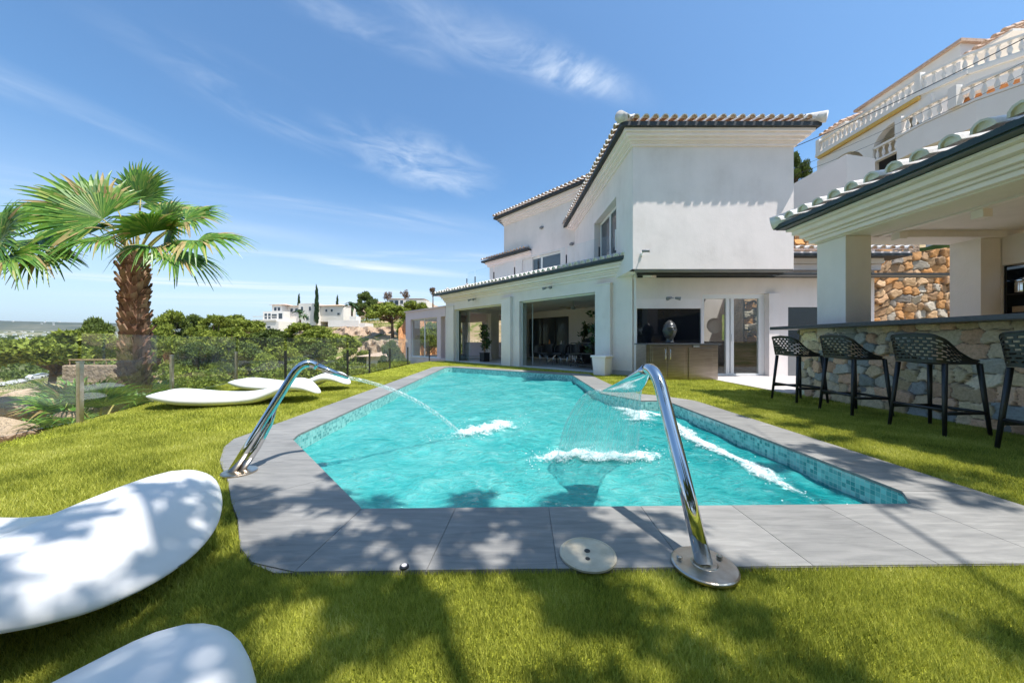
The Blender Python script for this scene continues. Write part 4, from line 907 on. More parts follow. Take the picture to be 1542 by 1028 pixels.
# low wing roof right of block
mb = MB(); mb.box(7.17, 9.22, 3.06, 10.05, 9.4175, 3.2); mb.box(7.17, 9.30, 2.9, 10.05, 9.4175, 3.058); mb.build('cornice', 'trim', villa)
mb = MB(); mb.box(7.17, 8.95, 3.202, 10.5, 9.5, 3.27); mb.build('gutter', 'soffit', villa)
mb = MB(); mb.box(7.17, 9.0, 3.275, 10.5, 11.0, 3.33); rf = mb.build('roof', 'trim', villa)
mb = MB(); tiles(mb, (7.2, 8.9), (1, 0), 3.3, (0, 1), .25, 3.34, lambda e: 1.6); mb.build('eave_tiles', ['tile', 'terracotta'], rf)
# fittings on the villa
def floodlight(M_, x, z, label):
    r = empty('floodlight', M_ @ Vector((x, -.2, z)), label, 'floodlight', 'spotlights under the villa cornice'); m = MB(M_); m.box(x - .03, -.12, z - .02, x + .03, -.052, z + .03); m.tube([(x, -.1, z), (x, -.26, z - .03)], .012, 6); m.build('bracket', 'lamp', r)
    for s in (-1, 1):
        m = MB(M_); m.tube([(x + s * .05, -.24, z - .02), (x + s * .18, -.3, z - .05)], [.028, .05], 12); m.build('lamp_head', 'lamp', r, smooth=True)
floodlight(WM, 7.35, 2.80, 'small grey spotlight under the cornice over the left glazed opening'); floodlight(WM, 2.95, 2.80, 'small grey spotlight under the cornice over the right glazed opening')
floodlight(Matrix.Translation((0, KY, 0)), 4.33, 2.14, 'small spotlight above the black splashback and the sculpted head')
cr = empty('security_camera', (3.28, 8.68, 3.17), 'small camera on a bracket on the sunlit white wall', 'security camera'); mb = MB(); mb.box(3.26, 8.64, 3.12, 3.31, 8.678, 3.2); mb.tube([(3.285, 8.64, 3.17), (3.3, 8.5, 3.2)], .012, 6); mb.build('bracket', 'frame', cr)
mb = MB(); mb.tube([(3.27, 8.56, 3.215), (3.40, 8.44, 3.19)], [.032, .036], 12); mb.build('camera_body', 'lamp', cr, smooth=True)
for (m_, x, z, lb) in ((B2, 2.2, 6.55, 'oval grey bulkhead light high on the upper left wall'), (B2, .35, 5.35, 'small round light beside the upper left window')):
    mb = MB(m_); mb.tube([(x, -.003, z), (x, -.06, z), (x, -.08, z)], [.07, .07, .04], 14, wide=[.12, .12, .08], widedir=(1, 0, 0)); tag(mb.build('wall_light', 'lamp', smooth=True), lb, 'wall light')
# ---- sunroom at the left end
SR = Matrix(((-.672, .741, 0, 3.37), (.741, .672, 0, 9.57), (0, 0, 1, 0), (0, 0, 0, 1)))
sr = empty('sunroom', SR @ Vector((12, .2, -.4)), 'pale lilac glazed sunroom at the left end of the villa', 'sunroom')
mb = MB(SR); wall(mb, 14.4, -.5, 2.66, .25, [(10.75, 13.75, .10, 2.2), (9.98, 10.38, .10, 2.2)], x0=UE + .03)
mb.box(14.15, .25, -.5, 14.4, .8, 2.66); mb.box(14.15, .8, -.5, 14.4, 4.0, .1); mb.box(14.15, .8, 2.2, 14.4, 4, 2.66); mb.box(14.15, 4.0, -.5, 14.4, 4.3, 2.66); mb.box(UE + .03, 4.05, -.5, 14.15, 4.3, .9); mb.box(UE + .03, 4.05, 2.2, 14.15, 4.3, 2.66); mb.box(12, 4.06, .9, 12.3, 4.29, 2.2)
mb.build('wall', 'lilac', sr)
mb = MB(SR); mb.box(UE + .02, -.06, 2.661, 14.5, 4.4, 2.72); rf = mb.build('roof', 'lilac', sr)
mb = MB(SR); mb.box(UE + .03, .25, .0, 14.15, 4.05, .04); mb.build('floor', 'floor', sr)
mb = MB(SR); mb.box(10.35, -.06, .06, 13.8, -.002, .10); mb.box(10.0, -.03, .06, 10.38, -.002, .10); mb.build('sill', 'trim', sr)
for a, b in ((10.75, 12.25), (12.25, 13.75)):
    fr = MB(SR); fr.box(a, .10, .10, a + .04, .14, 2.2); fr.box(b - .04, .10, .10, b, .14, 2.2); fr.box(a + .04, .10, .10, b - .04, .14, .14); fr.box(a + .04, .10, 2.16, b - .04, .14, 2.2); fo = fr.build('window', 'frame', sr)
    mb = MB(SR); mb.box(a + .04, .115, .14, b - .04, .125, 2.16); mb.build('pane', 'glass', fo)
mb = MB(SR); mb.tube([(10.6, -.25, -.3), (10.6, -.25, 2.6)], .02, 6) if False else None

# ================================================================ inside the wing
def chair(label):
    r = empty('dining_chair', (0, 0, 0), label, 'chair', 'black dining chairs around the glass table')
    for sx in (-1, 1):
        for sy in (-1, 1): mb = MB(); mb.tube([(sx * .17, sy * .17, .44), (sx * .23, sy * .23, 0)], [.014, .01], 6); mb.build('leg', 'chrome', r, smooth=True)
    mb = MB(); mb.box(-.24, -.23, .42, .24, .23, .50); mb.build('seat', 'pot', r, bevel=.03)
    mb = MB(); n = 12; vs = []
    for i in range(n + 1):
        a = R(-100 + 200 * i / n); c, s = math.cos(a), math.sin(a); h = .84 - .14 * abs(i / n * 2 - 1) ** 3
        for rr_ in (.25, .29):
            for z in (.46, h): vs.append((-c * rr_, s * rr_, z))
    fs = []
    for i in range(n): a = i * 4; b = a + 4; fs += [(a, b, b + 1, a + 1), (a + 2, a + 3, b + 3, b + 2), (a + 1, b + 1, b + 3, a + 3), (a, a + 2, b + 2, b)]
    fs += [(0, 1, 3, 2), (4 * n, 4 * n + 2, 4 * n + 3, 4 * n + 1)]; mb.add(vs, fs); mb.build('backrest', 'pot', r); return r
c0 = chair('black dining chair at the left end of the glass table, behind the middle column')
cs = [((5.9, 2.5), 180 - 0, None), ((4.75, 1.75), 90, 'black dining chair on the pool side of the table, by the middle column'), ((4.05, 1.75), 90, 'black dining chair in the middle of the pool side of the table'), ((3.35, 1.75), 90, 'black dining chair on the pool side of the table, nearest the drinks trolley'),
      ((4.75, 3.3), -90, 'black dining chair on the house side of the table, to the left'), ((4.05, 3.3), -90, 'black dining chair on the house side of the table, in its middle'), ((2.65, 2.5), 0, 'black dining chair at the right end of the table'), ((7.5, 2.4), 70, 'black armchair seen between the left column and the middle column')]
for i, ((u, v), rz, lb) in enumerate(cs):
    o = c0 if i == 0 else copy_tree(c0, lb); p = WM @ Vector((u, v, .005)); o.location = p; o.rotation_euler.z = R(132 + (180 - rz))
tb = empty('dining_table', WM @ Vector((4.2, 2.5, 0)), 'glass topped dining table inside the open terrace room', 'table')
mb = W(); mb.box(3.0, 2.0, .745, 5.5, 3.0, .765); mb.build('tabletop', 'blackgloss', tb, bevel=.003)
for u in (3.6, 4.9):
    for s in (-1, 1): mb = W(); mb.tube([(u - .3 * s, 2.2, .01), (u + .3 * s, 2.8, .745)], .02, 6); mb.build('leg', 'chrome', tb)
for k, (u, v, h, r, m_, lb) in enumerate(((5.2, 2.4, .26, .045, 'orange', 'red vase at the left end of the dining table'), (4.7, 2.6, .22, .03, 'trim', 'slim white vase beside the red vase'), (4.4, 2.4, .24, .035, 'glass', 'clear glass vase in the middle of the dining table'))):
    mb = W(); p = (u, v, .766); mb.lathe([(r * .7, 0), (r, h * .3), (r * .9, h * .6), (r * .4, h * .85), (r * .55, h)], p, 14); tag(mb.build('vase', m_, smooth=True), lb, 'vase')
def plant(u, v, h, label, M_=WM, pot=True, w=.42, n=260):
    r = empty('potted_plant', M_ @ Vector((u, v, 0)), label, 'potted plant')
    mb = MB(M_); mb.box(u - .17, v - .17, .006, u + .17, v + .17, .42); mb.box(u - .185, v - .185, .38, u + .185, v + .185, .425); mb.build('pot', 'pot', r, bevel=.01)
    mb = MB(M_); 
    for k in range(3): mb.tube([(u, v, .4), (u + random.uniform(-.08, .08), v + random.uniform(-.08, .08), .4 + (h - .4) * .5), (u + random.uniform(-.15, .15), v + random.uniform(-.15, .15), h - .2)], [.014, .01, .006], 5)
    mb.build('stem', 'wood', r); c = M_ @ Vector((u, v, 0)); cs_ = [(c.x + random.uniform(-w, w) * .55, c.y + random.uniform(-w, w) * .55, random.uniform(.65, h)) for _ in range(16)]
    sarr('foliage', leafcloud(cs_, [(.17, .17, .16)] * 16, n // 16 * 2, .085, shell=.1), 3, 'leaf', r, origin=tuple(c))
plant(8.05, 1.0, 1.85, 'tall leafy plant in a black pot just inside the left glazed opening'); plant(8.9, 3.6, 1.8, 'leafy plant in a pot at the back left of the terrace room')
plant(1.75, .95, 1.95, 'slender leafy plant in a black pot beside the right glass door'); plant(5.0, 4.5, 1.75, 'bushy plant in a pot behind the dining table')
ct = empty('drinks_trolley', WM @ Vector((2.5, 1.2, 0)), 'black metal drinks trolley inside the right opening', 'trolley')
for z in (.12, .5, .88): mb = W(); mb.box(2.05, 1.0, z, 2.95, 1.4, z + .03); mb.build('shelf', 'black', ct)
for u in (2.05, 2.93):
    for v in (1.0, 1.38): mb = W(); mb.box(u, v, .03, u + .02, v + .02, .91); mb.build('post', 'black', ct)
mb = W(); mb.box(3.2, 4.45, .01, 3.75, 5.1, 2.15); cb = mb.build('tall_cabinet', 'blackgloss', bevel=.01); tag(cb, 'tall glossy black cabinet against the back wall of the terrace room', 'cabinet')
mb = W(); mb.lathe([(.05, 0), (.28, .04), (.40, .35), (.42, .6), (.34, .9), (.2, 1.05), (.05, 1.1)], (3.15, 2.6, .02), 20); tag(mb.build('barbecue', 'black', smooth=True), 'round black egg shaped barbecue between the table and the trolley', 'barbecue')
mb = W(); mb.box(1.9, 4.3, .01, 3.0, 5.0, .9); mb.box(1.88, 4.28, .9, 3.02, 5.02, .94); tag(mb.build('sideboard', 'trim', bevel=.006), 'white sideboard behind the drinks trolley', 'sideboard')
mb = W(); mb.box(1.1, 4.95, 2.1, 1.9, 5.19, 2.4); tag(mb.build('air_conditioner', 'trim', bevel=.03), 'white air conditioner high on the terrace room wall', 'air conditioner')
for u, lb in ((7.3, 'ceiling fan over the left part of the terrace room'), (3.9, 'ceiling fan over the dining table')):
    f_ = empty('ceiling_fan', WM @ Vector((u, 2.4, 2.4)), lb, 'ceiling fan', 'ceiling fans in the terrace room'); mb = W(); mb.lathe([(.015, 0), (.015, .25)], (u, 2.4, 2.38), 8); mb.lathe([(.05, 0), (.10, .03), (.10, .1), (.03, .13)], (u, 2.4, 2.27), 16); mb.build('motor', 'lamp', f_, smooth=True)
    for k in range(4):
        a = k * math.pi / 2 + .5; c, s = math.cos(a), math.sin(a); mb = W(); mb.add([(u + c * .1 - s * .04, 2.4 + s * .1 + c * .04, 2.33), (u + c * .1 + s * .04, 2.4 + s * .1 - c * .04, 2.34), (u + c * .6 + s * .07, 2.4 + s * .6 - c * .07, 2.345), (u + c * .6 - s * .07, 2.4 + s * .6 + c * .07, 2.325)], [(0, 1, 2, 3)]); mb.extr([(u + c * .1 - s * .04, 2.4 + s * .1 + c * .04, 2.335), (u + c * .1 + s * .04, 2.4 + s * .1 - c * .04, 2.345), (u + c * .6 + s * .07, 2.4 + s * .6 - c * .07, 2.35), (u + c * .6 - s * .07, 2.4 + s * .6 + c * .07, 2.33)], (0, 0, .01)); mb.f.pop(0) if False else None; mb.build('blade', 'wood', f_)
mb = W(); mb.box(2.3, 5.18, 1.75, 2.42, 5.198, 2.05); tag(mb.build('wall_speaker', 'trim'), 'small white speaker on the back wall of the terrace room', 'speaker')

# ================================================================ outdoor kitchen
kc = empty('outdoor_kitchen', (4.2, 8.8, 0), 'stainless steel outdoor kitchen counter under the overhanging block', 'kitchen counter')
mb = MB(); mb.box(3.46, 8.52, .0, 5.14, 9.3, .86); mb.box(3.06, 8.9, 0, 3.455, 9.3, .86) if False else None; mb.build('cabinet', 'steel', kc, bevel=.004)
mb = MB(); mb.box(3.36, 8.46, .863, 5.20, 9.38, .90); mb.build('worktop', 'darkstone', kc, bevel=.004)
mb = MB(); mb.box(3.38, 8.60, 0, 3.455, 9.3, .86); mb.build('side_panel', 'steel', kc)
for a, b in ((3.50, 3.86), (3.88, 4.30)):
    mb = MB(); mb.box(a, 8.495, .06, b, 8.518, .82); d_ = mb.build('door', 'steel', kc, bevel=.004)
    hx = b - .05 if a < 3.6 else a + .05; mb = MB(); mb.tube([(hx, 8.47, .50), (hx, 8.455, .52), (hx, 8.455, .74), (hx, 8.47, .76)], .009, 8); mb.build('handle', 'chrome', d_, smooth=True)
mb = MB(); mb.box(4.40, 8.49, .04, 5.0, 8.518, .80); d_ = mb.build('fridge_door', 'steel', kc, bevel=.006); mb = MB(); mb.box(4.5, 8.47, .81, 4.66, 8.5, .86); mb.build('handle', 'lamp', d_)
mb = MB(); mb.box(4.42, 8.5, .0, 4.98, 8.517, .03); mb.build('toe_grille', 'chromedull', kc)
# sculpted head on the worktop
hd = empty('sculpted_head', (4.05, 8.75, .9), 'grey carved stone head standing on the outdoor kitchen worktop', 'sculpture')
mb = MB(); mb.box(3.92, 8.68, .902, 4.18, 8.86, .925); mb.build('base', 'black', hd)
mb = MB(); prof = [(.12, .0), (.10, .04), (.095, .08), (.10, .11), (.135, .15), (.155, .20), (.168, .26), (.175, .32), (.172, .38), (.155, .44), (.115, .50), (.07, .54), (.03, .57)]
n = 40; vs = []; HC = Vector((4.05, 8.77, .925))
for r_, z in prof_ if False else [(np.interp(t, [i / 12 for i in range(13)], [p[0] for p in prof]), np.interp(t, [i / 12 for i in range(13)], [p[1] for p in prof])) for t in np.linspace(0, 1, 61)]:
    for j in range(n):
        a = 2 * math.pi * j / n; x = math.sin(a); y = -math.cos(a); f_ = 0
        if y < -.3:
            g2 = lambda cx, cz, sx, sz: math.exp(-((x - cx) / sx) ** 2 - ((z - cz) / sz) ** 2)
            f_ = 1.5 * .035 * g2(0, .31, .14, .05) + .022 * g2(0, .235, .25, .012) + .02 * g2(0, .215, .2, .012) - .024 * g2(.38, .34, .2, .025) - .024 * g2(-.38, .34, .2, .025) + .022 * g2(.38, .375, .28, .012) + .022 * g2(-.38, .375, .28, .012) + .012 * g2(0, .17, .25, .03)
        ear = .03 * math.exp(-((abs(x) - 1) / .05) ** 2) * math.exp(-((z - .30) / .07) ** 2)
        curl = .006 * math.sin(j * 1.57) * math.sin(z * 110) if z > .42 or (y > 0 and z > .25) else 0
        rr_ = r_ + f_ + ear + curl; vs.append(HC + Vector((x * rr_ * .88, y * rr_, z)))
mb.add(vs, [(i * n + j, i * n + (j + 1) % n, (i + 1) * n + (j + 1) % n, (i + 1) * n + j) for i in range(60) for j in range(n)] + [tuple(60 * n + j for j in range(n)), tuple(j for j in range(n))[::-1]])
mb.build('head', 'stonehead', hd, smooth=True)
bn = empty('storage_bin', (2.85, 9.35, 0), 'white storage box with a lid against the wall beside the pool', 'storage box')
WB = WM @ Matrix.Translation((.62, -.55, 0))
mb = MB(WB); mb.add([(-.18, -.15, 0), (.18, -.15, 0), (.18, .15, 0), (-.18, .15, 0), (-.22, -.18, .5), (.22, -.18, .5), (.22, .18, .5), (-.22, .18, .5)], [(0, 3, 2, 1), (4, 5, 6, 7), (0, 1, 5, 4), (1, 2, 6, 5), (2, 3, 7, 6), (3, 0, 4, 7)]); mb.build('body', 'trim', bn, bevel=.012)
mb = MB(WB); mb.box(-.25, -.21, .50, .25, .21, .56); mb.build('lid', 'trim', bn, bevel=.015)
mb = MB(); pa = [(5.05, 6.17), (5.25, 6.17), (11.2, 6.9), (11.2, 9.42), (5.05, 9.42)]
mb.prism([(5.07, 6.30), (11.2, 6.30), (11.2, KY + .05), (5.07, KY + .05)], -.04, .002); tag(mb.build('paving', 'paving'), kind='structure')
mb = MB(); mb.lathe([(.24, 0), (.24, .02), (.10, .035), (.03, .03)], (0, 0, 0), 28)
for v in mb.v: v.xyz = (v.x + 6.4, 10.8 - v.z, v.y + 1.45)
tag(mb.build('wall_plate', 'trim', smooth=True), 'round white ornamental plate on the wall inside the glass door', 'wall ornament')
ki = empty('kitchen_island', (6.9, 10.9, 0), 'dark kitchen island seen through the glass door', 'kitchen island'); mb = MB(); mb.box(6.75, 10.6, .01, 8.3, 11.3, .87); mb.build('cabinet', 'pot', ki); mb = MB(); mb.box(6.7, 10.55, .872, 8.35, 11.35, .91); mb.build('worktop', 'blackgloss', ki)
mb = MB(); mb.box(6.0, 10.6, .01, 6.6, 11.4, .95); tag(mb.build('low_cabinet', 'pot'), 'dark low cabinet below the round plate behind the door', 'cabinet')
# floor of the strip under the soffit
# ================================================================ BAR PAVILION
pv = empty('bar_pavilion', (7, 3.5, 0), 'white open bar pavilion with white barrel tiles along its eave, on the right', 'pavilion')
for y0, y1 in ((5.32, 5.82), (.6, 1.1)):
    mb = MB(); mb.box(5.20, y0, 1.0, 5.60, y1, 2.60); mb.build('pillar', 'plaster', pv, bevel=.006)
mb = MB(); mb.box(7.5, 5.46, 0, 7.82, 5.85, 2.62); mb.box(7.83, 5.46, 0, 8.5, 5.85, 2.62); mb.box(7.83, 0.3, 2.16, 8.1, 5.455, 2.62); mb.box(7.83, .3, 0, 8.1, 5.455, 1.0); mb.build('wall', 'plaster', pv, bevel=.003)
mb = MB(); mb.box(5.18, .4, 2.602, 5.70, 5.84, 2.80); mb.box(5.702, 5.40, 2.602, 8.1, 5.84, 2.80); mb.build('beam', 'plaster', pv)
mb = MB(); mb.box(5.702, .4, 2.70, 8.4, 5.398, 2.76); mb.build('ceiling', 'plaster', pv)
mb = MB(); mb.box(5.78, .4, 2.60, 5.88, 5.39, 2.698) ; mb.build('ceiling_rail', 'trim', pv)
mb = MB()
for a, z0, z1 in ((5.10, 2.62, 2.68), (5.05, 2.68, 2.72), (4.98, 2.72, 2.79), (4.88, 2.79, 2.86), (4.80, 2.86, 2.90)):
    mb.box(a, .2, z0, 5.1775, 5.84 + (5.1775 - a) * .4, z1 - .002)
    mb.box(5.18, 5.8425, z0, 8.4, 5.84 + (5.1775 - a) * .4, z1 - .002)
mb.build('cornice', 'trim', pv, bevel=.005)
mb = MB(); mb.box(4.66, .1, 2.902, 8.6, 6.02, 2.935); mb.box(4.63, .1, 2.92, 4.70, 6.05, 2.985); mb.box(4.70, 5.98, 2.92, 8.6, 6.05, 2.985)
for k in range(21): mb.box(4.65, .3 + k * .26, 2.936, 4.86, .36 + k * .26, 3.0)
mb.build('gutter', 'gutter', pv)
mb = MB(); mb.add([(4.68, .1, 2.99), (4.68, 6.0, 2.99), (8.6, 6.0, 2.99), (8.6, .1, 2.99), (6.6, .1, 3.5), (6.6, 4.1, 3.5)], [(0, 1, 5, 4), (1, 2, 5), (2, 3, 4, 5), (0, 4, 3), (0, 3, 2, 1)])
rf = mb.build('roof', 'tile', pv)
mb = MB(); tiles(mb, (4.61, .1), (0, 1), 5.95, (1, 0), .26, 2.99, lambda e: max(.3, min(2.0, 6.0 - e)), sp=.25, r=.10); tiles(mb, (4.66, 6.06), (1, 0), 3.95, (0, -1), .26, 2.99, lambda e: max(.3, min(2.0, e)), sp=.235, r=.094); mb.build('eave_tiles', ['tile', 'tile'], rf)
mb = MB(); mb.tube([(4.60, 6.06, 3.04), (6.6, 4.06, 3.58)], .11, 12); mb.build('hip_tiles', 'tile', rf, smooth=True)
for x, y, lb in ((5.83, 5.25, 'white cube spotlight under the pavilion ceiling near the pillar'), (5.83, 4.24, 'white cube spotlight under the pavilion ceiling farther right')):
    pass
for (p, q_, Y, lb) in ((1354, 345, 5.2, 'white cube light under the bar ceiling, nearer the pillar'), (1478, 309, 4.3, 'white cube light under the bar ceiling, farther right')):
    mb = MB(); x = px(p, Y); mb.box(x - .06, Y - .06, 2.50, x + .06, Y + .06, 2.605); tag(mb.build('cube_light', 'trim', bevel=.004), lb, 'ceiling light', 'white cube lights under the bar ceiling')
# niche with shelves
mb = MB(); mb.box(8.32, .35, 1.0, 8.36, 5.45, 2.15); mb.box(7.86, 5.42, 1.01, 8.318, 5.45, 2.15) ; ns_ = mb.build('niche', 'blackgloss', pv)
for z in (1.02, 1.38, 1.68): mb = MB(); mb.box(7.86, .36, z, 8.318, 5.418, z + .025); mb.build('shelf', 'blackgloss', ns_)
for y in (4.2, 3.2): mb = MB(); mb.box(7.9, y, 1.05, 8.318, y + .03, 2.12); mb.build('divider', 'blackgloss', ns_)
def bottle(x, y, z, h, r, m_, lb, name='bottle'):
    o = empty(name, (x, y, z), lb, 'bottle', 'bottles on the bar shelves'); mb = MB(); mb.lathe([(r * .95, 0), (r, h * .05), (r, h * .6), (r * .35, h * .75), (r * .35, h * .94)], (x, y, z), 14); mb.build('body', m_, o, smooth=True)
    mb = MB(); mb.lathe([(r * .4, h * .9), (r * .4, h)], (x, y, z), 10); mb.build('cap', 'black', o)
ks = empty('ice_bucket', (7.96, 5.32, 1.706), 'shiny ribbed steel bucket on the upper bar shelf', 'ice bucket'); mb = MB(); mb.lathe([(.085, 0), (.09, .02), (.087, .05), (.09, .08), (.087, .11), (.09, .14), (.09, .19)], (7.96, 5.32, 1.706), 24); mb.build('body', 'chrome', ks, smooth=True); mb = MB(); mb.lathe([(.092, .19), (.092, .20), (.04, .225), (.012, .24)], (7.96, 5.32, 1.706), 24); mb.build('lid', 'chrome', ks)
mb = MB(); mb.box(7.88, 5.18, 1.406, 8.05, 5.38, 1.50); tag(mb.build('wooden_box', 'wood', bevel=.004), 'small wooden box on the bar shelf below the bucket', 'box')
for (y, z, h, m_, lb) in ((5.16, 1.706, .3, 'leaf', 'dark green bottle beside the steel bucket'), (5.04, 1.706, .26, 'wood', 'amber bottle on the middle bar shelf at the photo edge')): bottle(8.08, y, z, h, .036, m_, lb)

# ---- stone retaining walls behind
OC = [(.66, .34, .13), (.58, .30, .12), (.50, .30, .16), (.38, .33, .28), (.62, .40, .22), (.70, .33, .11), (.46, .40, .32), (.42, .26, .14)]
rw = empty('retaining_wall', (12, 11.9, 0), 'ochre and grey rubble stone retaining wall behind the bar pavilion', 'stone wall')
mb = MB(); mb.add([(8.0, 11.82, -1), (19, 11.82, -1), (19, 12.5, -1), (8.0, 12.5, -1), (8.0, 11.82, 3.1), (19, 11.82, 4.3), (19, 12.5, 4.3), (8.0, 12.5, 3.1)], [(0, 3, 2, 1), (4, 5, 6, 7), (0, 1, 5, 4), (1, 2, 6, 5), (2, 3, 7, 6), (3, 0, 4, 7)]); mb.build('core', 'rock', rw)
def topw(x): x = x + 8; return np.interp(x, [8, 12.6, 13.15, 15.3, 19], [3.2, 3.5, 3.95, 4.25, 4.5])
masonry('stone_face', 11, 4.8, .032, .34, .37, OC, .10, (.11, .075, .045), lambda x, z, d: (8 + x, 11.8 - d, z - .03), rw, topf=topw, seed=3, pw=3.2, mw=.022)
mb = MB(); mb.box(px(1194, 13.4), 13.4, 2.5, 16, 13.9, 5.45); uw = mb.build('retaining_wall', 'rock'); tag(uw, 'upper stone wall glimpsed between the villa and the pavilion roof', 'stone wall')
masonry('stone_face', 4.5, 3.0, .04, .42, .3, OC, .10, (.11, .075, .045), lambda x, z, d: (px(1194, 13.4) + x, 13.39 - d, 2.5 + z), uw, seed=4, pw=2.6, mw=.022)
mb = MB(); mb.box(16.05, 13.9, 3, 30, 14.2, 6) if False else None
# white boundary wall above
bw = MB(); fx = 12.74; bw.add([(fx, 13, 4), (px(1309, 12.7) + .0, 12.5, 4), (px(1309, 12.7), 12.9, 4), (fx + .25, 18.6, 4), (fx, 18.6, 4), (fx, 13, 8.08), (px(1309, 12.7), 12.5, 7.65), (px(1309, 12.7), 12.9, 7.65), (fx + .25, 18.6, 8.08), (fx, 18.6, 8.08)],
    [(0, 1, 6, 5), (1, 2, 7, 6), (2, 3, 8, 7), (3, 4, 9, 8), (4, 0, 5, 9), (5, 6, 7, 8, 9), (4, 3, 2, 1, 0)])
tag(bw.build('boundary_wall', 'plaster_far'), 'plain white boundary wall with a sunlit end, below the balconied building', 'wall')
# ================================================================ APARTMENT BUILDING
ab = empty('apartment_building', (22, 17, 6), 'tall white building with curved balustraded balconies up the slope on the right', 'apartment building')
FP = [(20, 22.4), (20, 16.8), (20.6, 15.4), (21.9, 14.2), (24.5, 12.6), (28, 11.0)]
def alongp(P, step, off=0):
    out = []; 
    for a, b in zip(P[:-1], P[1:]):
        l = math.hypot(b[0] - a[0], b[1] - a[1]); n = max(1, int(l / step))
        for i in range(n): t = (i + .5) / n; out.append((a[0] + (b[0] - a[0]) * t, a[1] + (b[1] - a[1]) * t))
    return out
def band(P, z0, z1, d, mat, name, off=0.):
    """a wall strip following path P, outer face offset toward -X by off"""
    mb = MB()
    for a, b in zip(P[:-1], P[1:]):
        mb.prism([(a[0] - off, a[1]), (b[0] - off, b[1] - off * .3 * (1 if b[0] > 20 else 0)), (b[0] + d, b[1] + d * .2), (a[0] + d, a[1] + d * .2)], z0, z1)
    return mb.build(name, mat, ab)
BAL = [(.055, 0), (.06, .04), (.035, .06), (.06, .14), (.075, .24), (.055, .36), (.03, .46), (.035, .52), (.06, .55), (.055, .60)]
bal0 = None
def balustrade(P, z, step=.27, h=.6):
    step = min(step, .27)
    global bal0
    band(P, z - .10, z, .22, 'plaster_far', 'balustrade_base', .03); band(P, z + h, z + h + .11, .20, 'plaster_far', 'handrail', .04)
    for (x, y) in alongp(P, step):
        if bal0 is None:
            mb = MB(); mb.lathe(BAL, (22, 17, 6), 8); bal0 = mb.build('baluster', 'plaster_far', ab, smooth=True); o = bal0
        else: o = bal0.copy(); COL.objects.link(o); o.parent = ab
        o.location = (x + .08 - 22, y - 17, z - 6); o.scale = (1.15, 1.15, h / .6)
FPs = FP
balustrade(FP, 13.25); band(FP, 12.98, 13.15, .5, 'plaster_far', 'floor_band', .12)
for y in (16.8, 22.3): mb = MB(); mb.box(19.94, y - .12, 13.1, 20.2, y + .12, 14.1); mb.build('balustrade_pier', 'plaster_far', ab)
mb = MB(); mb.box(19.86, 16.7, 12.78, 19.99, 22.2, 12.96); mb.build('awning', 'yellow', ab)
# arcade below
def arch_wall(y0, y1, z0, z1, arches, X, th):
    pts = [(y0, z1), (y0, z0)]
    for (a, b, zs, zt) in arches:
        pts.append((a, z0)); pts.append((a, zs)); n = 12
        for i in range(1, n): t = math.pi * i / n; pts.append(((a + b) / 2 - math.cos(t) * (b - a) / 2, zs + math.sin(t) * (zt - zs)))
        pts += [(b, zs), (b, z0)]
    pts += [(y1, z0), (y1, z1)]
    mb = MB(); mb.extr([(X, a, b) for a, b in pts], (th, 0, 0)); return mb
arch_wall(16.3, 22.4, 9.6, 12.78, [(16.75, 18.95, 11.4, 12.45), (19.35, 21.9, 11.0, 12.25)], 20.02, .35).build('arcade_wall', 'plaster_far', ab)
mb = MB(); mb.box(22.3, 16.3, 9, 22.5, 22.4, 13); mb.box(20.4, 16.2, 9, 22.3, 16.35, 12.9); mb.build('wall', 'plaster_far', ab)
mb = MB(); mb.box(22.2, 17.2, 10.2, 22.29, 18.6, 12.0); mb.build('window', 'curtain', ab); mb = MB(); mb.box(22.2, 19.8, 10.0, 22.29, 21.4, 11.9); mb.build('window', 'curtain', ab)
balustrade([(20.06, 21.9), (20.06, 19.4)], 10.35, .36, .55); balustrade([(20.06, 18.95), (20.06, 16.8)], 10.95, .36, .6)
band([(20, 22.4), (20, 16.3)], 6.5, 9.6, .5, 'plaster_far', 'wall', 0)
# projecting curved balcony
CB = [(18.6, 16.5), (18.55, 15.4), (18.9, 13.9), (19.9, 12.4), (21.4, 11.2), (24, 10)]
balustrade(CB, 10.85, .4, .62); band(CB, 9.9, 10.73, .35, 'plaster_far', 'balcony_wall', 0)
mb = MB(); mb.prism(CB + [(24, 16.5)], 9.7, 9.9); mb.build('balcony_slab', 'plaster_far', ab)
mb = MB(); mb.prism([(20, 16.5), (19.8, 15.6), (20.1, 14.2), (21, 13.2), (24, 12), (26, 12), (26, 16.5)], 4, 9.7); mb.build('lower_wall', 'plaster_far', ab)
for (a, b) in (((18.6, 16.4)), (18.62, 14.4), (20.0, 12.3)): mb = MB(); mb.box(a - .06, b - .14, 10.8, a + .2, b + .14, 11.68); mb.build('balustrade_pier', 'plaster_far', ab)
# curved facade between the floors with an orange recess
FC = [(21.2, 16.3), (21.0, 15.6), (21.6, 14.6), (22.7, 13.7), (25.0, 12.7), (28, 11.6)]
band(FC, 10.0, 12.2, .3, 'orange', 'recess_wall', 0)
cf = MB()
for a, b in zip(FP[1:-1], FP[2:]): cf.prism([a, b, (b[0] + .3, b[1] + .2), (a[0] + .3, a[1] + .2)], 12.15, 12.98)
cf.build('facade_wall', 'plaster_far', ab)
for x, y in ((20.15, 16.2), (21.95, 14.25), (24.6, 12.7)): mb = MB(); mb.box(x - .3, y - .3, 9.9, x + .3, y + .3, 12.2); mb.build('column', 'plaster_far', ab)
mb = MB(); mb.prism([(20.2, 22.4), (20.2, 16.9), (21, 15.6), (22.2, 14.5), (24.6, 13), (30, 11), (32, 22.4)], 12.7, 12.97); mb.build('floor_slab', 'plaster_far', ab)
